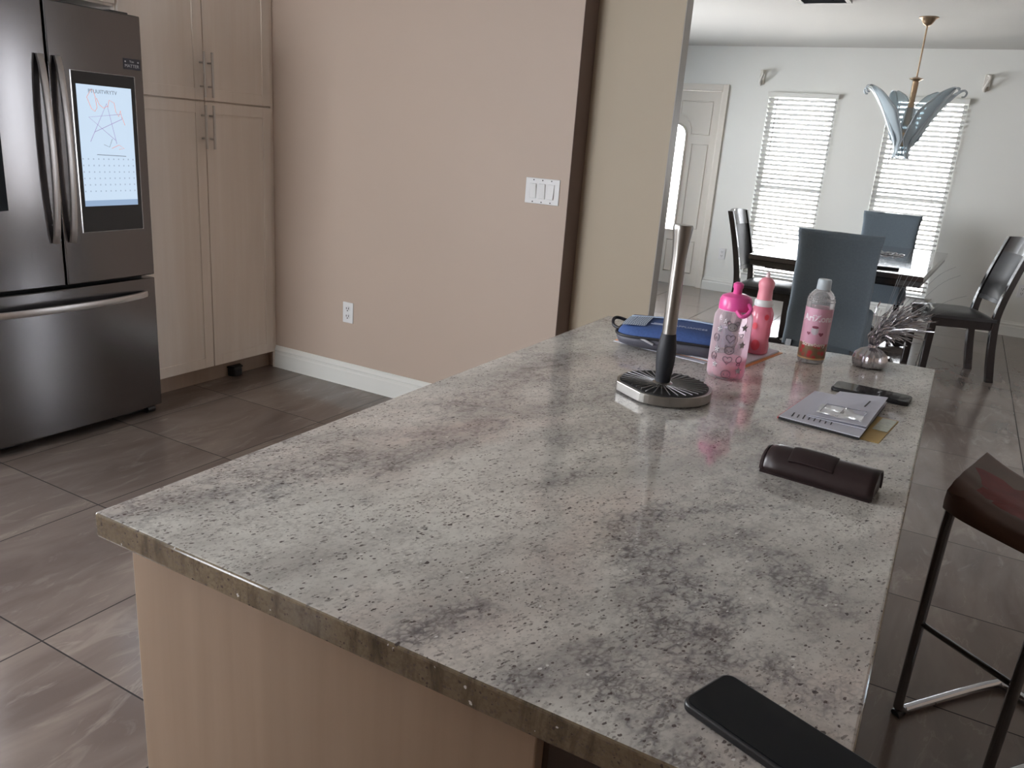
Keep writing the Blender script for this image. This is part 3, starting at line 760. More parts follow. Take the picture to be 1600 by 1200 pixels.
def star(bm, c, r, w=.0010, ri=.45, k=5, rot=0, wrap=None, rad=.0005):
    pts = [(c[0] + (r if i % 2 == 0 else r * ri) * math.sin(rot + PI * i / k), c[1] + (r if i % 2 == 0 else r * ri) * math.cos(rot + PI * i / k)) for i in range(2 * k)]
    curve2(bm, pts, wrap, rad)
def curve2(bm, pts, wrap, rad=.0009, closed=True):
    rad = min(rad, .00075)
    R0, a0 = wrap
    tube(bm, [((R0) * math.cos(a0 + x / R0), (R0) * math.sin(a0 + x / R0), z) for x, z in pts], rad, 5, closed=closed)
def circ(c, rx, rz=None, n=14): rz = rz or rx; return [(c[0] + rx * math.cos(2 * PI * i / n), c[1] + rz * math.sin(2 * PI * i / n)) for i in range(n)]
def heart(c, s, n=20): return [(c[0] + s * .062 * 16 * math.sin(q) ** 3, c[1] + s * .062 * (13 * math.cos(q) - 5 * math.cos(2 * q) - 2 * math.cos(3 * q) - math.cos(4 * q))) for q in [2 * PI * i / n for i in range(n)]]
def fill2(bm, pts, wrap, out=.0003):
    R0, a0 = wrap; vs = [bm.verts.new(((R0 + out) * math.cos(a0 + x / R0), (R0 + out) * math.sin(a0 + x / R0), z)) for x, z in pts]; bm.faces.new(vs)

def tumbler():
    loc = (-.415, 1.815, CT); t = thing('water_tumbler', 'pink-lidded clear water bottle printed with stars and hearts', 'water bottle', loc)
    link('body', lathe(B(), [(.032, .0), (.039, .003), (.0425, .010), (.0430, .020), (.0432, .135), (.0425, .145), (.037, .157), (.034, .162)], seg=40), TUMB, t, smooth=True)
    link('drink', lathe(B(), [(.030, .004), (.0400, .010), (.0408, .046)], seg=36), TUMBW, t, smooth=True)
    ld = link('lid', lathe(B(), [(.0365, .160), (.0370, .166), (.0360, .182), (.032, .190), (.020, .195), (.012, .196)], seg=36), PINKP, t, smooth=True)
    link('spout', lathe(B(), [(.010, .194), (.0095, .206), (.0115, .210), (.0115, .218), (.006, .222)], seg=20), PINKP, ld, smooth=True)
    a = -.95
    link('strap_loop', tube(B(), smooth_path([(.035 * math.cos(a - .25), .035 * math.sin(a - .25), .162), (.045 * math.cos(a - .05), .045 * math.sin(a - .05), .153), (.048 * math.cos(a + .2), .048 * math.sin(a + .2), .156), (.046 * math.cos(a + .45), .046 * math.sin(a + .45), .168), (.036 * math.cos(a + .5), .036 * math.sin(a + .5), .178)]), .0048, 8), PINKP, ld, smooth=True)
    link('neck_ring', lathe(B(), [(.0355, .158), (.0365, .161), (.0355, .164)], seg=36, cap=False), simple('pale_ring', (.75, .62, .70), .3), t, smooth=True)
    # print faces the camera
    af = math.atan2(-loc[1], -loc[0]) + .05; W = (.0438, af)
    ink = B(); WP = simple('white_print', (.80, .78, .80), .5)
    def starfill(c, r):
        white = B()
        fill2(white, [(c[0] + (r if i % 2 == 0 else r * .45) * math.sin(PI * i / 5), c[1] + (r if i % 2 == 0 else r * .45) * math.cos(PI * i / 5)) for i in range(10)], W, .0001); link('printed_star', white, WP, t)
    cols = {-.034: 'star', -.004: 'mid', .024: 'star2'}
    for z in (.030, .090, .130): star(ink, (.028, z - .004), .0095, wrap=W); star(ink, (.028, z - .004), .0040, wrap=W, rad=.0007)
    for z in (.036, .072, .118): star(ink, (-.030, z), .0080, wrap=W); star(ink, (-.030, z), .0035, wrap=W, rad=.0007)
    for z in (.030, .090, .130): starfill((.028, z - .004), .0095)
    for z in (.036, .072, .118): starfill((-.030, z), .0080)
    for z in (.050, .100): curve2(ink, heart((-.002, z), .0105), W, .0010)
    curve2(ink, heart((.022, .108), .005), W, .0008)
    # plain cartoon bear faces
    grey = B()
    for z, q in ((.130, 1), (.0765, 0), (.021, 2)):
        c = (-.001, z - .004); 
        if q == 1:
            fill2(grey, circ(c, .0105, .0090), W); curve2(ink, circ((c[0] - .009, c[1] + .009), .0042), W, .0009); curve2(ink, circ((c[0] + .009, c[1] + .009), .0042), W, .0009)
        curve2(ink, circ(c, .0105, .0090), W, .0009)
        if q == 0:
            curve2(ink, [(c[0] - .010, c[1] + .003), (c[0] - .010, c[1] + .012), (c[0] - .003, c[1] + .008)], W, .0009, False); curve2(ink, [(c[0] + .010, c[1] + .003), (c[0] + .010, c[1] + .012), (c[0] + .003, c[1] + .008)], W, .0009, False)
        for s in (-1, 1): fill2(ink, circ((c[0] + s * .004, c[1] - .001), .0011, .0016 if q < 2 else .0028, 8), W, .0008)
        fill2(ink, circ((c[0], c[1] - .004), .0011, .0008, 8), W, .0008)
    for z in (.054, .097): curve2(ink, circ((-.036, z), .0075, .0090), W, .0009); curve2(ink, circ((-.035, z - .002), .0030), W, .0008)
    curve2(ink, circ((.0255, .052), .0078, .0078), W, .0008); curve2(ink, circ((.0255, .041), .0045, .003), W, .0008)
    link('printed_outlines', ink, simple('grey_print', (.09, .075, .09), .5), t)
    link('printed_fill', grey, simple('taupe_print', (.30, .26, .27), .5), t)
tumbler()

def kid_bottle():
    t = thing('drink_bottle', 'small pink and red contoured drink bottle with a white neck collar', 'drink bottle', (-.408, 2.090, CT + .0062))
    link('body', lathe(B(), [(.024, 0), (.029, .004), (.030, .02), (.0265, .04), (.0290, .055), (.0275, .07), (.0300, .090), (.0290, .108), (.0240, .120), (.019, .126)], seg=32), PINKB, t, smooth=True)
    link('neck_collar', lathe(B(), [(.0215, .124), (.0230, .127), (.0230, .138), (.0205, .141)], seg=28), WPLAS, t, smooth=True)
    cp_ = link('cap', lathe(B(), [(.0190, .141), (.0185, .155), (.0175, .165), (.0200, .176), (.0195, .186), (.0135, .195), (.006, .198)], seg=28), LPINK, t, smooth=True)
    link('cap_tip', lathe(B(), [(.006, .196), (.0045, .203), (.0058, .208), (.003, .212)], seg=16), simple('pale_pink_tip', (.80, .62, .64), .4), cp_, smooth=True)
    af = math.atan2(-2.085, .405); W = (.0304, af); rp = simple('red_print', (.66, .06, .09), .4)
    for c, s in (((-.004, .026), .011), ((.014, .10), .006), ((-.012, .075), .007)):
        bm = B(); fill2(bm, circ(c, s, s * 1.3), W, .0006); link('printed_spot', bm, rp, t)
kid_bottle()

def soda():
    loc = (-.276, 2.130, CT); t = thing('juice_bottle', 'strawberry drink bottle with pink label and frosted grey cap', 'drink bottle', loc)
    link('body', lathe(B(), [(.026, 0), (.0320, .003), (.0335, .010), (.0335, .142), (.0335, .156), (.0315, .168), (.026, .179), (.0180, .187), (.0155, .190)], seg=36), BOTCL, t, smooth=True)
    link('label', lathe(B(), [(.0339, .012), (.0339, .143)], seg=40, cap=False), LABEL, t, smooth=True)
    link('cap', lathe(B(), [(.0165, .188), (.0172, .190), (.0165, .211), (.0150, .214)], seg=30), CAPC, t, smooth=True)
    link('neck_ring', lathe(B(), [(.0158, .184), (.0178, .186), (.0165, .188)], seg=28), BOTCL, t, smooth=True)
    af = math.atan2(-loc[1], -loc[0])
    PW = simple('pale_pink_lettering', (.92, .82, .87), .4)
    bm = text_bm('AriZona', .0235, .0003, wrap=(.0342, af + .05, .118), bold=.0006); link('label_writing', bm, PW, t)
    bm = text_bm('Strawberry', .0135, .0003, wrap=(.0342, af + .05, .051), bold=.0004); link('label_writing', bm, simple('cream_lettering', (.82, .72, .66), .4), t)
    # little cow-skull-like emblem is shown as a plain white badge with dark mark
    W = (.0342, af); bm = B(); fill2(bm, circ((-.002, .088), .009, .012), W, .0003); link('label_emblem', bm, simple('pale_badge', (.62, .58, .62), .5), t)
    bm = B(); fill2(bm, circ((-.002, .096), .008, .0035), W, .0007); fill2(bm, heart((-.016, .079), .005), W, .0007); fill2(bm, heart((.014, .079), .006), W, .0007)
    link('label_marks', bm, simple('maroon_mark', (.26, .06, .10), .5), t)
    # embossed lettering band round the clear shoulder
    bm = B()
    for row, (zz, rr) in enumerate(((.160, .0338), (.166, .0326), (.172, .0306))):
        for i in range(40):
            if random.random() < .7:
                a = 2 * PI * i / 40; box(bm, -.0003, .0006, -.0012, .0012, -.0015, .0015, Matrix.Translation((rr * math.cos(a), rr * math.sin(a), zz)) @ Matrix.Rotation(a, 4, 'Z'))
    link('shoulder_print', bm, simple('grey_emboss', (.35, .34, .34), .4), t)
soda()

def tinsel():
    t = thing('balloon_weight', 'silver foil balloon weight with a spray of tinsel strips', 'balloon weight', (-.142, 2.190, CT))
    bm = B()
    def f(u, v):
        a = 2 * PI * u; prof = [(.030, 0), (.037, .006), (.039, .02), (.036, .034), (.024, .046), (.010, .052), (.008, .06)]
        k = v * 6; i = min(5, int(k)); s = k - i; r = prof[i][0] * (1 - s) + prof[i + 1][0] * s; z = prof[i][1] * (1 - s) + prof[i + 1][1] * s
        r *= 1 + .07 * math.sin(a * 11 + 3 * math.sin(a * 2)) + .04 * math.sin(a * 23)
        return Vector((r * math.cos(a), r * math.sin(a), z))
    grid(bm, f, 72, 18, closeu=True)
    link('foil_weight', bm, SILV, t, smooth=True, solid=.0004)
    bm = B(); random.seed(11)
    rx = Vector((0.87, 0.49, 0)); fw = Vector((-.47, .88, 0)); up = Vector((0, 0, 1))
    for i in range(420):
        spread = random.gauss(0, 1); L = random.uniform(.55, 1.0)
        tip = rx * (.080 + .03 * random.gauss(0, 1)) * (1.0 if L > .6 else .7) + fw * (.03 * spread) + up * (.150 + .024 * random.gauss(0, 1))
        tip = tip * L + up * .035 * (1 - L)
        mid = rx * (.012 + .010 * random.gauss(0, 1)) + fw * .008 * random.gauss(0, 1) + up * .085
        p0 = Vector((0, 0, .045)) + rx * random.uniform(-.005, .005) + fw * random.uniform(-.005, .005)
        P = smooth_path([p0, mid * .9 + up * .005, (mid + tip) * .52, tip + rx * random.uniform(0, .02) + up * random.uniform(-.015, .006)], 4)
        wv = Vector((random.gauss(0, 1), random.gauss(0, 1), random.gauss(0, 1))).normalized() * .0014
        tw = random.uniform(0, 3); prev = None
        for k, p in enumerate(P):
            ww = Matrix.Rotation(tw * k * .5, 3, 'Z') @ wv
            a = bm.verts.new(p + ww); b = bm.verts.new(p - ww)
            if prev: bm.faces.new((prev[0], a, b, prev[1]))
            prev = (a, b)
    o = link('tinsel_strips', bm, SILV, t); o['kind'] = 'stuff'
    bm = B()
    for dx, dz, L in ((.045, .31, 1), (.055, .315, 1), (.075, .30, 1), (.10, .31, 1), (.15, .27, 1), (.165, .25, 1), (.19, .20, 1), (.175, .165, 1), (.095, .265, 1)):
        tube(bm, smooth_path([(0, 0, .05), tuple(rx * dx * .35 + up * dz * .5), tuple(rx * dx * .8 + up * dz * .88), tuple(rx * dx * 1.1 + up * dz)], 5), .00035, 4)
    o = link('wire_strands', bm, GUN, t); o['kind'] = 'stuff'
tinsel()

def rrect(x0, x1, y0, y1, r, n=5):
    out = []
    for cx, cy_, a0 in ((x1 - r, y1 - r, 0), (x0 + r, y1 - r, 90), (x0 + r, y0 + r, 180), (x1 - r, y0 + r, 270)):
        for i in range(n + 1): a = R(a0 + 90 * i / n); out.append((cx + r * math.cos(a), cy_ + r * math.sin(a)))
    return out
def phone(name, label, loc, rz, L, W_, T, case=False):
    t = thing(name, label, 'phone', loc, rz)
    link('phone_body', prism(B(), rrect(-L / 2, L / 2, -W_ / 2, W_ / 2, .011), .0, T), BLKP, t, bev=.0022, seg=3, smooth=True)
    link('phone_screen', prism(B(), rrect(-L / 2 + .003, L / 2 - .003, -W_ / 2 + .003, W_ / 2 - .003, .009), T, T + .0006), BLKG, t)
    link('side_button', bx(.02, .045, -W_ / 2 - .0008, -W_ / 2 + .002, T * .35, T * .65), BLKP, t)
    return t
phone('mobile_phone', 'black phone lying near the silver tinsel weight', (-.106, 1.908, CT), R(-4), .163, .072, .009)
p2 = phone('mobile_phone', 'black phone at the near corner of the counter, partly out of frame', (-.048, .637, CT), R(-20.5), .166, .073, .0088)

def mail():
    # yellow envelope at the bottom right
    t = thing('yellow_envelope', 'manila yellow envelope with clear window sticking out under the white mail', 'envelope', (-.13, 1.66, CT), R(-7))
    link('envelope', bx(-.09, .085, -.088, .088, 0, .0015), YEL, t, bev=.0005)
    link('window_film', bx(.055, .083, -.01, .082, .0015, .0021), simple('pale_green_print', (.42, .46, .34), .3, noise_amt=.4, nscale=120), t)
    # open folded flyer
    t = thing('folded_flyer', 'white folded flyer with a black underside on the counter', 'flyer', (0, 0, CT))
    bl = [(-.243, 1.578), (-.090, 1.556), (-.069, 1.825), (-.214, 1.818)]
    def quad(pts, z, th):
        bm = B(); a = [bm.verts.new((x, y, zz)) for (x, y), zz in zip(pts, z)]; b = [bm.verts.new((x, y, zz + th)) for (x, y), zz in zip(pts, z)]
        bm.faces.new(a[::-1]); bm.faces.new(b)
        for i in range(4): bm.faces.new((a[i], a[(i + 1) % 4], b[(i + 1) % 4], b[i]))
        return bm
    link('cover_sheet', quad([(x, y - .002) for x, y in bl], [.0018] * 4, .0035), BLKP, t)
    link('red_edge', quad([(-.2455, 1.578), (-.2435, 1.5755), (-.2145, 1.816), (-.2165, 1.818)], [.0018] * 4, .004), REDP, t)
    link('page', quad(bl, [.0055, .0055, .0065, .0065], .0016), PAPER, t)
    bm = B()
    for i in range(8):
        x = -.222 + i * .0105; L = (.030, .022, .028, .018, .032, .020, .016, .028)[i]
        box(bm, x, x + .0022, 1.592, 1.592 + L, .0072, .0077)
    link('printed_lines', bm, INK, t)
    # letter on top
    t = thing('folded_letter', 'white folded letter with a window sleeve on top of the flyer', 'letter', (0, 0, CT))
    lt = [(-.196, 1.612), (-.085, 1.606), (-.0675, 1.835), (-.165, 1.835)]
    lz = [.0085, .0085, .0180, .0120]
    link('lower_fold', quad(lt, [.0082, .0082, .0100, .0085], .0012), PAPER, t)
    link('upper_fold', quad([(x, y + .004) for x, y in lt], [.0098, .013, .0190, .0115], .0012), PAPER2, t)
    bm = B(); box(bm, -.0015, .0015, -.026, .026, 0, .0005, Matrix.Translation((-.100, 1.755, .0192)) @ Matrix.Rotation(R(-6), 4, 'Z')); link('printed_line', bm, INK, t)
    for (a0, a1) in ((-.178, -.142), (-.138, -.100)):
        bm = tube(B(), [(a0, 1.634, .0148), (a1, 1.632, .0155), (a1 + .006, 1.70, .0175), (a0 + .006, 1.702, .0165)], .0007, 5, closed=True); link('sleeve_outline', bm, simple('grey_line', (.25, .26, .32), .4), t)
    bm = B(); grid(bm, lambda u, v: Vector((-.182 + .086 * u, 1.625 + .075 * v, .0160 + .0018 * math.sin(9 * u + 4 * v) * math.sin(7 * v + 2))), 14, 10)
    link('clear_sleeve', bm, WRAP, t, smooth=True)
    # papers and magazine under the pouch
    t = thing('magazine', 'magazine with an orange cover edge under the blue pouch', 'magazine', (0, 0, CT))
    mg = [(-.749, 1.958), (-.400, 1.905), (-.352, 2.165), (-.70, 2.21)]
    link('cover', quad(mg, [.0] * 4, .0016), ORANGE, t)
    link('pages', quad([(-.744, 1.962), (-.408, 1.911), (-.362, 2.160), (-.695, 2.204)], [.0017] * 4, .0042), PAPER, t)
mail()
t = thing('paper_sheet', 'white paper sheet poking out under the blue pouch near the towel holder', 'paper', (0, 0, CT))
bm = B(); v = [(-.748, 1.944, .0), (-.486, 1.893, .0), (-.480, 1.925, .0), (-.742, 1.955, 0)]
a = [bm.verts.new(p) for p in v]; b = [bm.verts.new((p[0], p[1], .0012)) for p in v]; bm.faces.new(a[::-1]); bm.faces.new(b)
for i in range(4): bm.faces.new((a[i], a[(i + 1) % 4], b[(i + 1) % 4], b[i]))
link('sheet', bm, PAPER, t)

def pouch():
    # long soft zip case lying on the magazine
    ang = R(9)
    t = thing('zip_pouch', 'blue and grey zip pouch with mesh end panel behind the towel holder', 'pouch', (-.597, 2.000, CT + .0062), ang)
    L, Wd = .150, .106
    def outline(k, grow=0):
        a = 2 * PI * k; c, s = math.cos(a), math.sin(a)
        e = .38
        return ((L + grow) * math.copysign(abs(c) ** e, c), (Wd + grow) * math.copysign(abs(s) ** (e + .18), s))
    def shell(prof, nu=72):
        bm = B(); rings = []
        for g, z in prof:
            ring = []
            for i in range(nu):
                x, y = outline(i / nu, 0); f = g
                x2 = x - math.copysign(min(abs(x), (1 - f) * Wd), x); y2 = y * f
                ring.append(bm.verts.new((x2, y2, z + .004 * math.sin(x * 14 + 1) * (z > .02))))
            rings.append(ring)
        for p, q in zip(rings, rings[1:]):
            for i in range(nu): bm.faces.new((p[i], p[(i + 1) % nu], q[(i + 1) % nu], q[i]))
        bm.faces.new(rings[0][::-1]); bm.faces.new(rings[-1]); return bm
    link('lower_shell', shell([(.84, 0), (.95, .005), (1.0, .018), (.99, .030)]), GREYF, t, smooth='all')
    up_ = link('upper_shell', shell([(.985, .0302), (.96, .036), (.88, .047), (.70, .054), (.35, .057)]), BLUE, t, smooth='all')
    link('zip_track', tube(B(), [(*outline(i / 80, .001), 0.0305 + .003 * math.sin(outline(i / 80)[0] * 14 + 1)) for i in range(80)], .0034, 8, closed=True), ZIP, t, smooth=True)
    def top(x, y): 
        f = abs(y) / Wd; z = .0575 - .0035 * max(0, f - .35) / .35 if f < .7 else .054 - .010 * (f - .7) / .25
        return z + .004 * math.sin(x * 14 + 1) + .0008
    link('piping', tube(B(), [(x, .040 + .010 * math.sin((x + .10) * 16), top(x, .040) - .0005) for x in [-.130 + .26 * i / 30 for i in range(31)]], .0022, 6), PIPE, up_, smooth=True)
    bm = B(); grid(bm, lambda u, v: Vector((-.134 + .062 * u + .0, -.070 + .125 * v, top(-.134 + .062 * u, -.070 + .125 * v) - .0002 - (.010 * max(0, .25 - u) ))), 8, 16)
    link('mesh_panel', bm, NETM, up_, smooth='all')
    # dark back band
    bm = B(); grid(bm, lambda u, v: Vector((-.13 + .26 * u, .046 + .030 * v + .010 * math.sin((-.03 + .26 * u) * 16) * (1 - v), top(-.13 + .26 * u, .046 + .030 * v) + .0002)), 24, 3)
    link('back_band', bm, NAVY, up_, smooth='all')
    fm = Matrix.Translation((.040, -.048, top(.04, -.048) + .0006)) @ Matrix.Rotation(R(8), 4, 'X')
    link('pouch_writing', text_bm('APPLIANCES', .0150, .0003, fm), simple('grey_blue_lettering', (.35, .42, .58), .6), up_)
    bm = B(); box(bm, -.062, -.030, -.050, -.044, 0, .001, Matrix.Translation((0, 0, top(-.05, -.047)))); box(bm, -.056, -.030, -.041, -.036, 0, .001, Matrix.Translation((0, 0, top(-.05, -.04))))
    link('pouch_logo', bm, simple('grey_blue_lettering_b', (.40, .46, .60), .6), up_)
    link('carry_loop', tube(B(), smooth_path([(-.143, -.03, .028), (-.166, -.015, .034), (-.173, .01, .044), (-.166, .03, .046), (-.141, .036, .040)], 5), .0045, 8), ZIP, t, smooth=True)
    link('zip_pull', tube(B(), [(-.08, -.104, .031), (-.055, -.110, .024), (-.040, -.111, .019)], .003, 6), simple('zip_pull_grey', (.45, .45, .48), .3), t)
pouch()

def glasses_case():
    t = thing('glasses_case', 'dark brown leather eyeglasses case with a snap flap', 'glasses case', (-.122, 1.297, CT), R(-6))
    L = .178
    bm = B(); n = 20; prof = []
    for i in range(n + 1):
        a = PI * i / n; prof.append((.033 * math.cos(a), .004 + .036 * math.sin(a) ** .8))
    def f(u, v):
        x = -L / 2 + L * v; k = u * n; i = min(n - 1, int(k)); s = k - i
        y = prof[i][0] * (1 - s) + prof[i + 1][0] * s; z = prof[i][1] * (1 - s) + prof[i + 1][1] * s
        e = 1 - .25 * max(0, (-x - L / 2 + .02) / .02) ** 2; e2 = 1 + .05 * v
        return Vector((x, y * e * e2, z * e * e2))
    grid(bm, f, 20, 16); box(bm, -L / 2 + .004, L / 2 - .004, -.0325, .0325, 0, .0045)
    link('case_shell', bm, CASEB, t, smooth=True, solid=.003)
    for s in (-1, 1):
        bm = B(); pts = [(y * .93, z * .93) for y, z in prof]
        a = [bm.verts.new((s * (L / 2 - .004), y, z)) for y, z in pts]; bm.faces.new(a)
        link('end_cap', bm, CASEB, t, solid=.003)
    bm = B(); grid(bm, lambda u, v: Vector((-.045 + .07 * u, .006 - .036 * v, .0445 - .018 * max(0, v - .15) ** 1.6 - .002 * abs(2 * u - 1) ** 3)), 14, 8)
    link('snap_flap', bm, CASEB, t, smooth=True, solid=.005, bev=.001)
    link('snap_button', lathe(B(), [(.0045, .034), (.0042, .037), (.002, .0385)], (.0, -.018), 14), simple('dark_snap', (.05, .035, .035), .3, .6), t, smooth=True)
glasses_case()

# ------------------------------------------------------------------ bar stool
def stool():
    t = thing('bar_stool', 'chrome-framed bar stool with worn brown leather seat', 'bar stool', (0, 0, 0))
    e = Vector((.788, -.616, 0)); d = Vector((.616, .788, 0))
    A = Vector((.108, 2.115, 0)); w_ = .26
    A2 = A + e * w_
    r = .0125
    Lb = .40
    zt = .66
    for nm, P0 in (('front_leg', A), ('front_leg', A2)):
        link(nm, tube(B(), smooth_path([P0 + Vector((.004, -.068, zt)), P0 + Vector((.002, -.066, zt - .03)), P0 + Vector((0, -.050, .50)), P0 + Vector((0, -.004, .07)), P0 + d * .003 + Vector((0, 0, .032)), P0 + d * .022 + Vector((0, 0, r + .002))], 6), r, 14), simple('stool_chrome', (.30, .31, .33), .12, 1), t, smooth=True)
    fl = tube(B(), smooth_path([A + d * .02 + Vector((0, 0, r + .002)), A + d * (Lb - .03) + Vector((0, 0, r + .002)), A + d * Lb + e * .03 + Vector((0, 0, r + .002)), A2 + d * Lb - e * .03 + Vector((0, 0, r + .002)), A2 + d * (Lb - .03) + Vector((0, 0, r + .002)), A2 + d * .02 + Vector((0, 0, r + .002))], 8), r, 14)
    link('floor_runner', fl, CHROME, t, smooth=True)
    link('footrest', tube(B(), [A + Vector((0, -.030, .305)), A2 + Vector((0, -.030, .305))], .008, 12), simple('stool_chrome_b', (.30, .31, .33), .12, 1), t, smooth=True)
    for P0 in (A, A2): 
        link('foot_cap', tube(B(), [P0 + d * .015 + Vector((0, 0, .012)), P0 - d * .004 + Vector((0, 0, .006))], .014, 10), BLKP, t, smooth=True)
    # saddle seat: waterfall at the counter side, leather
    o = Vector((.094, 2.030, 0)) + e * .004
    ds = Vector((.26, .965, 0)).normalized()
    W_, D_ = .345, .34
    def prof(v):   # depth offset, height of the top
        pts = [(.004, .640), (.0, .660), (.006, .684), (.028, .703), (.07, .712), (.13, .712), (.20, .714), (.255, .716)]
        k = v * (len(pts) - 1); i = min(len(pts) - 2, int(k)); s = k - i
        return (pts[i][0] * (1 - s) + pts[i + 1][0] * s, pts[i][1] * (1 - s) + pts[i + 1][1] * s)
    def f(u, v):
        y, z = prof(v); sag = -.030 * (1 - (2 * u - 1) ** 2) * min(1, v * 2)
        rnd = .020 * (abs(2 * u - 1) ** 6)
        return o + e * (W_ * u) + ds * (y + rnd * (1 if v < .3 else 0)) + Vector((0, 0, z + sag - .0 * rnd))
    bm = B(); grid(bm, f, 24, 28)
    link('seat', bm, LEATB, t, smooth='all', solid=.028, bev=.006, seg=3)
    # worn red patch on the top
    bm = B(); n = 40; c = (.50, .62); vs = []
    random.seed(4)
    for i in range(n):
        a = 2 * PI * i / n; rr = .30 + .10 * random.random() + .06 * math.sin(5 * a)
        u, v = c[0] + rr * math.cos(a) * 1.1, min(.98, c[1] + rr * .72 * math.sin(a)); vs.append(f(min(.97, max(.03, u)), v) + Vector((0, 0, .0150)))
    cen = bm.verts.new(f(*c) + Vector((0, 0, .0152))); mids = [bm.verts.new(f(c[0], c[1]).lerp(q, .5)) for q in vs]
    for i, mvv in enumerate(mids): 
        a = 2 * PI * i / n
    bm.free(); bm = B()
    rings = []
    for k in (0.02, .25, .5, .75, 1):
        ring = []
        random.seed(4)
        for i in range(n):
            a = 2 * PI * i / n; rr = (.30 + .10 * random.random() + .06 * math.sin(5 * a)) * k
            u, v = min(.97, max(.03, c[0] + rr * 1.1 * math.cos(a))), min(.98, c[1] + rr * .72 * math.sin(a))
            ring.append(bm.verts.new(f(u, v) + Vector((0, 0, .0148))))
        rings.append(ring)
    for p, q in zip(rings, rings[1:]):
        for i in range(n): bm.faces.new((p[i], p[(i + 1) % n], q[(i + 1) % n], q[i]))
    bm.faces.new(rings[0])
    link('worn_patch', bm, RED, t, smooth='all')
stool()

# ------------------------------------------------------------------ dining set
def dining_table():
    t = thing('dining_table', 'dark espresso rectangular dining table with glossy top', 'dining table', (-.675, 6.71, 0), R(-2.4))
    hx, hy = .56, 1.0
    link('tabletop', bx(-hx, hx, -hy, hy, .725, .760), TABW, t, bev=.004)
    link('top_edge', bx(-hx + .012, hx - .012, -hy + .012, hy - .012, .685, .7248), DARKW, t, bev=.003)
    bm = B(); a, b, c = .10, .08, .60
    c = .665
    box(bm, -hx + a, hx - a, -hy + a, -hy + a + .025, c, .6846); box(bm, -hx + a, hx - a, hy - a - .025, hy - a, c, .6846)
    box(bm, -hx + a, -hx + a + .025, -hy + a + .025, hy - a - .025, c, .6846); box(bm, hx - a - .025, hx - a, -hy + a + .025, hy - a - .025, c, .6846)
    link('apron', bm, DARKW, t)
    for s in (-1, 1):
        y = s * .52
        # turned pedestal pier with scroll feet
        prof = [(.075, .14), (.085, .17), (.06, .20), (.055, .26), (.095, .34), (.105, .42), (.085, .50), (.06, .54), (.08, .57), (.09, .664)]
        p = link('pedestal', lathe(B(), prof, (0, y), 28), DARKW, t, smooth=True)
        pts = [(-.44, .02), (-.46, .06), (-.43, .11), (-.37, .115), (-.30, .085), (-.20, .10), (-.10, .16), (.10, .16), (.20, .10), (.30, .085), (.37, .115), (.43, .11), (.46, .06), (.44, .02), (.36, .0), (.28, .03), (-.28, .03), (-.36, .0)]
        bm = B(); a_ = [bm.verts.new((x, y - .045, z)) for x, z in pts]; b_ = [bm.verts.new((x, y + .045, z)) for x, z in pts]
        bm.faces.new(a_); bm.faces.new(b_[::-1])
        for i in range(len(pts)): j = (i + 1) % len(pts); bm.faces.new((a_[i], a_[j], b_[j], b_[i]))
        link('scroll_foot', bm, DARKW, p, bev=.01, seg=3)
    link('stretcher', bx(-.03, .03, -.47, .47, .10, .17), DARKW, t, bev=.005)
dining_table()

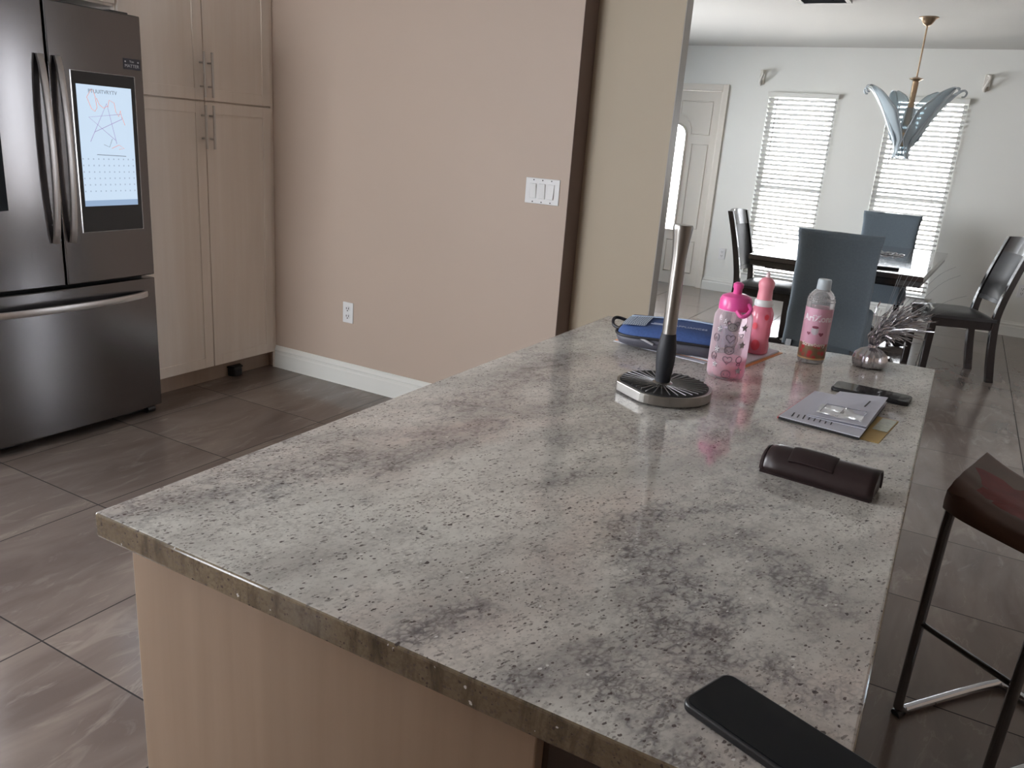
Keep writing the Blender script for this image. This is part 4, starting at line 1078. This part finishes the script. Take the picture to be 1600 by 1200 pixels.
def chair(label, loc, rz, cover=False, lean=.13):
    t = thing('dining_chair', label, 'chair', (*loc, 0), rz, 'dark dining chairs around the table')
    w_, dp = .215, .215
    # rear posts (leg + back stile in one sweep)
    def back_y(z):
        s = max(0, (z - .46) / .54); return -dp - lean * s ** 1.35 + .0 * s
    for s in (-1, 1):
        bm = B(); rings = []; n = 26
        for i in range(n + 1):
            z = 1.0 * i / n
            y = back_y(z) if z > .46 else -dp - .055 * ((.46 - z) / .46) ** 1.6
            hw = .020 if z > .05 else .017; hd = .026 - .006 * z
            x = s * (w_ - .018)
            rings.append([bm.verts.new((x + a * hw, y + b * hd, z)) for a, b in ((-1, -1), (1, -1), (1, 1), (-1, 1))])
        for p, q in zip(rings, rings[1:]):
            for k in range(4): bm.faces.new((p[k], p[(k + 1) % 4], q[(k + 1) % 4], q[k]))
        bm.faces.new(rings[0][::-1]); bm.faces.new(rings[-1])
        link('rear_leg', bm, DARKW, t, bev=.003)
        bm = B(); x = s * (w_ - .022)
        box(bm, x - .022, x + .022, dp - .05, dp - .005, 0, .43); 
        for v in bm.verts:
            if v.co.z < .1: v.co.x += (x - v.co.x) * .25; v.co.y += .004
        link('front_leg', bm, DARKW, t, bev=.003)
    bm = B(); i_ = w_ - .04
    box(bm, -i_, i_, dp - .04, dp - .015, .37, .43); box(bm, -i_, i_, -dp - .01, -dp + .015, .37, .43)
    for s in (-1, 1): box(bm, s * (w_ - .02) - .012, s * (w_ - .02) + .012, -dp + .02, dp - .045, .37, .43)
    link('seat_frame', bm, DARKW, t)
    # cushion
    bm = B()
    def cush(u, v):
        x = (2 * u - 1); y = (2 * v - 1)
        h_ = .030 * (1 - x ** 4) * (1 - y ** 4)
        return Vector((x * (w_ + .01), y * (dp + .005) + .005, .452 + h_))
    grid(bm, cush, 16, 16)
    ring = [e_ for e_ in bm.edges if e_.is_boundary]
    r_ = bmesh.ops.extrude_edge_only(bm, edges=ring); vs = [g for g in r_['geom'] if isinstance(g, bmesh.types.BMVert)]
    for v in vs: v.co.z = .431
    bm.faces.new([v for v in sorted(vs, key=lambda q: math.atan2(q.co.y, q.co.x))])
    link('seat', bm, LEATH, t, smooth=True)
    # curved back rail and solid splat
    def slab(z0, z1, x_, bow, th, nm):
        bm = B(); n = 12
        def g(front):
            return lambda u, v: Vector(((2 * u - 1) * x_, back_y(z0 + (z1 - z0) * v) - bow * (1 - (2 * u - 1) ** 2) + (th / 2 if front else -th / 2), z0 + (z1 - z0) * v + (.012 * (1 - (2 * u - 1) ** 2) if nm == 'top_rail' and v == 1 else 0)))
        grid(bm, g(True), n, 8); grid(bm, g(False), n, 8)
        bmesh.ops.bridge_loops(bm, edges=[e_ for e_ in bm.edges if e_.is_boundary])
        return link(nm, bm, DARKW if nm == 'top_rail' else LEATH, t, smooth=True)
    slab(.895, 1.0, w_ - .035, .022, .026, 'top_rail')
    slab(.575, .8945, w_ - .037, .022, .014, 'back_splat')
    slab(.545, .5748, w_ - .037, .022, .022, 'lower_rail')
    if cover:
        # fitted fabric cover: sleeve over the back and skirt round the seat
        bm = B(); n = 60; rings = []
        zs = [.30, .40, .47, .52, .62, .72, .82, .92, .985, 1.012]
        for zi, z in enumerate(zs):
            ring = []
            yb = back_y(z) if z > .46 else -dp - .02
            wx = w_ + .022 + (.004 * math.sin(z * 30)) + (.016 if z > .98 else 0) * 1
            for i in range(n):
                a = 2 * PI * i / n; c_, s_ = math.cos(a), math.sin(a)
                x = wx * math.copysign(abs(c_) ** .25, c_); y = .045 * math.copysign(abs(s_) ** .5, s_)
                zz = z - (.016 * (1 - (x / wx) ** 2) if z > .95 else 0) + .006 * math.sin(x * 40 + z * 9) * (z < .35)
                ring.append(bm.verts.new((x, yb + y - .022 * (1 - (x / wx) ** 2) * (z > .5), zz)))
            rings.append(ring)
        for p, q in zip(rings, rings[1:]):
            for i in range(n): bm.faces.new((p[i], p[(i + 1) % n], q[(i + 1) % n], q[i]))
        bm.faces.new(rings[-1])
        cv = link('chair_cover', bm, COVER, t, smooth='all')
        bm = B(); rings = []
        for gx, z in ((1.0, .26), (.99, .33), (.985, .42), (.99, .475), (.93, .492), (.5, .497)):
            ring = []
            for i in range(n):
                a = 2 * PI * i / n; c_, s_ = math.cos(a), math.sin(a)
                fl_ = 1 + (.035 * math.sin(14 * a) if z < .30 else .012 * math.sin(14 * a) if z < .4 else 0)
                ring.append(bm.verts.new(((w_ + .030) * gx * fl_ * math.copysign(abs(c_) ** .22, c_), .01 + (dp + .035) * gx * fl_ * math.copysign(abs(s_) ** .22, s_), z)))
            rings.append(ring)
        for p, q in zip(rings, rings[1:]):
            for i in range(n): bm.faces.new((p[i], p[(i + 1) % n], q[(i + 1) % n], q[i]))
        bm.faces.new(rings[-1])
        link('seat_skirt', bm, COVER, cv, smooth='all')
    return t
chair('dark fabric-covered chair at the near end of the dining table, back to camera', (-.645, 5.56), R(0), True, .06)
chair('dark fabric-covered chair at the window end of the dining table', (-.585, 7.98), R(182), True, .06)
chair('dark wood chair tucked at the door side of the dining table', (-1.245, 6.52), R(-92))
chair('black chair pulled out at the right of the dining table, leather seat', (.052, 6.545), R(110))

t = thing('remote_control', 'slim dark remote on the near end of the dining table', 'remote', (-.395, 5.895, .7602), R(12))
link('remote_body', bx(-.075, .075, -.016, .016, 0, .014), BLKP, t, bev=.003)
bm = B()
for i in range(6): box(bm, -.06 + i * .018, -.052 + i * .018, -.008, .008, .014, .0155)
link('button_row', bm, simple('grey_buttons', (.1, .1, .1), .5), t)
t = thing('plastic_wrapper', 'crumpled clear plastic wrapper on the middle of the dining table', 'wrapper', (-.47, 6.95, .7603))
bm = B(); grid(bm, lambda u, v: Vector((.11 * (2 * u - 1), .09 * (2 * v - 1), .003 + .035 * abs(noise.noise(Vector((u * 5, v * 5, 2.2)))) * (1 - (2 * u - 1) ** 4) * (1 - (2 * v - 1) ** 4))), 20, 20)
link('wrapper_film', bm, WRAP, t)

# ------------------------------------------------------------------ chandelier
def chandelier():
    t = thing('chandelier', 'brass-stemmed chandelier with curled frosted glass petals', 'chandelier', (-.532, 6.92, H))
    link('canopy', lathe(B(), [(.065, 0), (.066, -.006), (.050, -.014), (.040, -.030), (.028, -.048), (.010, -.060)][::-1], seg=32), BRASS, t, smooth=True)
    link('rod', tube(B(), [(0, 0, -.05), (0, 0, -.425)], .006, 10), BRASS, t, smooth=True)
    link('collar', lathe(B(), [(.008, -.445), (.030, -.428), (.048, -.420), (.048, -.417), (.012, -.405)], seg=28), BRASS, t, smooth=True)
    link('stem', lathe(B(), [(.030, -.74), (.024, -.68), (.020, -.55), (.022, -.45), (.018, -.425)], seg=28), BRASS, t, smooth=True)
    link('glass_sleeve', lathe(B(), [(.050, -.80), (.046, -.74), (.030, -.62)], seg=28, cap=False), CLRG, t, smooth=True)
    link('hub', lathe(B(), [(.012, -.90), (.030, -.885), (.045, -.84), (.048, -.80), (.030, -.78), (.012, -.775)], seg=28), BRASS, t, smooth=True)
    spine = [(.060, -.985), (.050, -.93), (.075, -.86), (.125, -.77), (.185, -.66), (.245, -.57), (.300, -.505), (.335, -.485), (.352, -.50), (.345, -.525), (.325, -.530)]
    width = [.012, .026, .075, .108, .112, .084, .042, .020, .010, .007, .005]
    k = 0
    for ang in (8, 60, 118, 172, 208, 330):
        a = R(ang); c_, s_ = math.cos(a), math.sin(a); k += 1
        sp = smooth_path([(r, 0, z) for r, z in spine], 4); wd = []
        for i in range(len(width) - 1):
            for q in range(4): wd.append(width[i] + (width[i + 1] - width[i]) * q / 4)
        wd.append(width[-1])
        def P(i, v):
            p = sp[i]; w2 = wd[i] * v; cup = .35 * wd[i] * v * v
            x = p.x - cup; y = w2 + .006 * math.sin(i * .9) * v * abs(v)
            return Vector((x * c_ - y * s_, x * s_ + y * c_, p.z + .3 * cup))
        bm = B(); n = len(sp) - 1
        grid(bm, lambda u, v: P(int(round(u * n)), 2 * v - 1), n, 8)
        pt = link('glass_petal', bm, FROST, t, smooth='all', solid=.004)
        for s in (-1, 1):
            link('petal_rim', tube(B(), [P(i, s) for i in range(n + 1)], .0045, 7), CLRG, pt, smooth=True)
        link('petal_spine', tube(B(), [P(i, 0) for i in range(0, n + 1)], [.008 if i < n * .5 else .006 for i in range(n + 1)], 8), CLRG, pt, smooth=True)
chandelier()
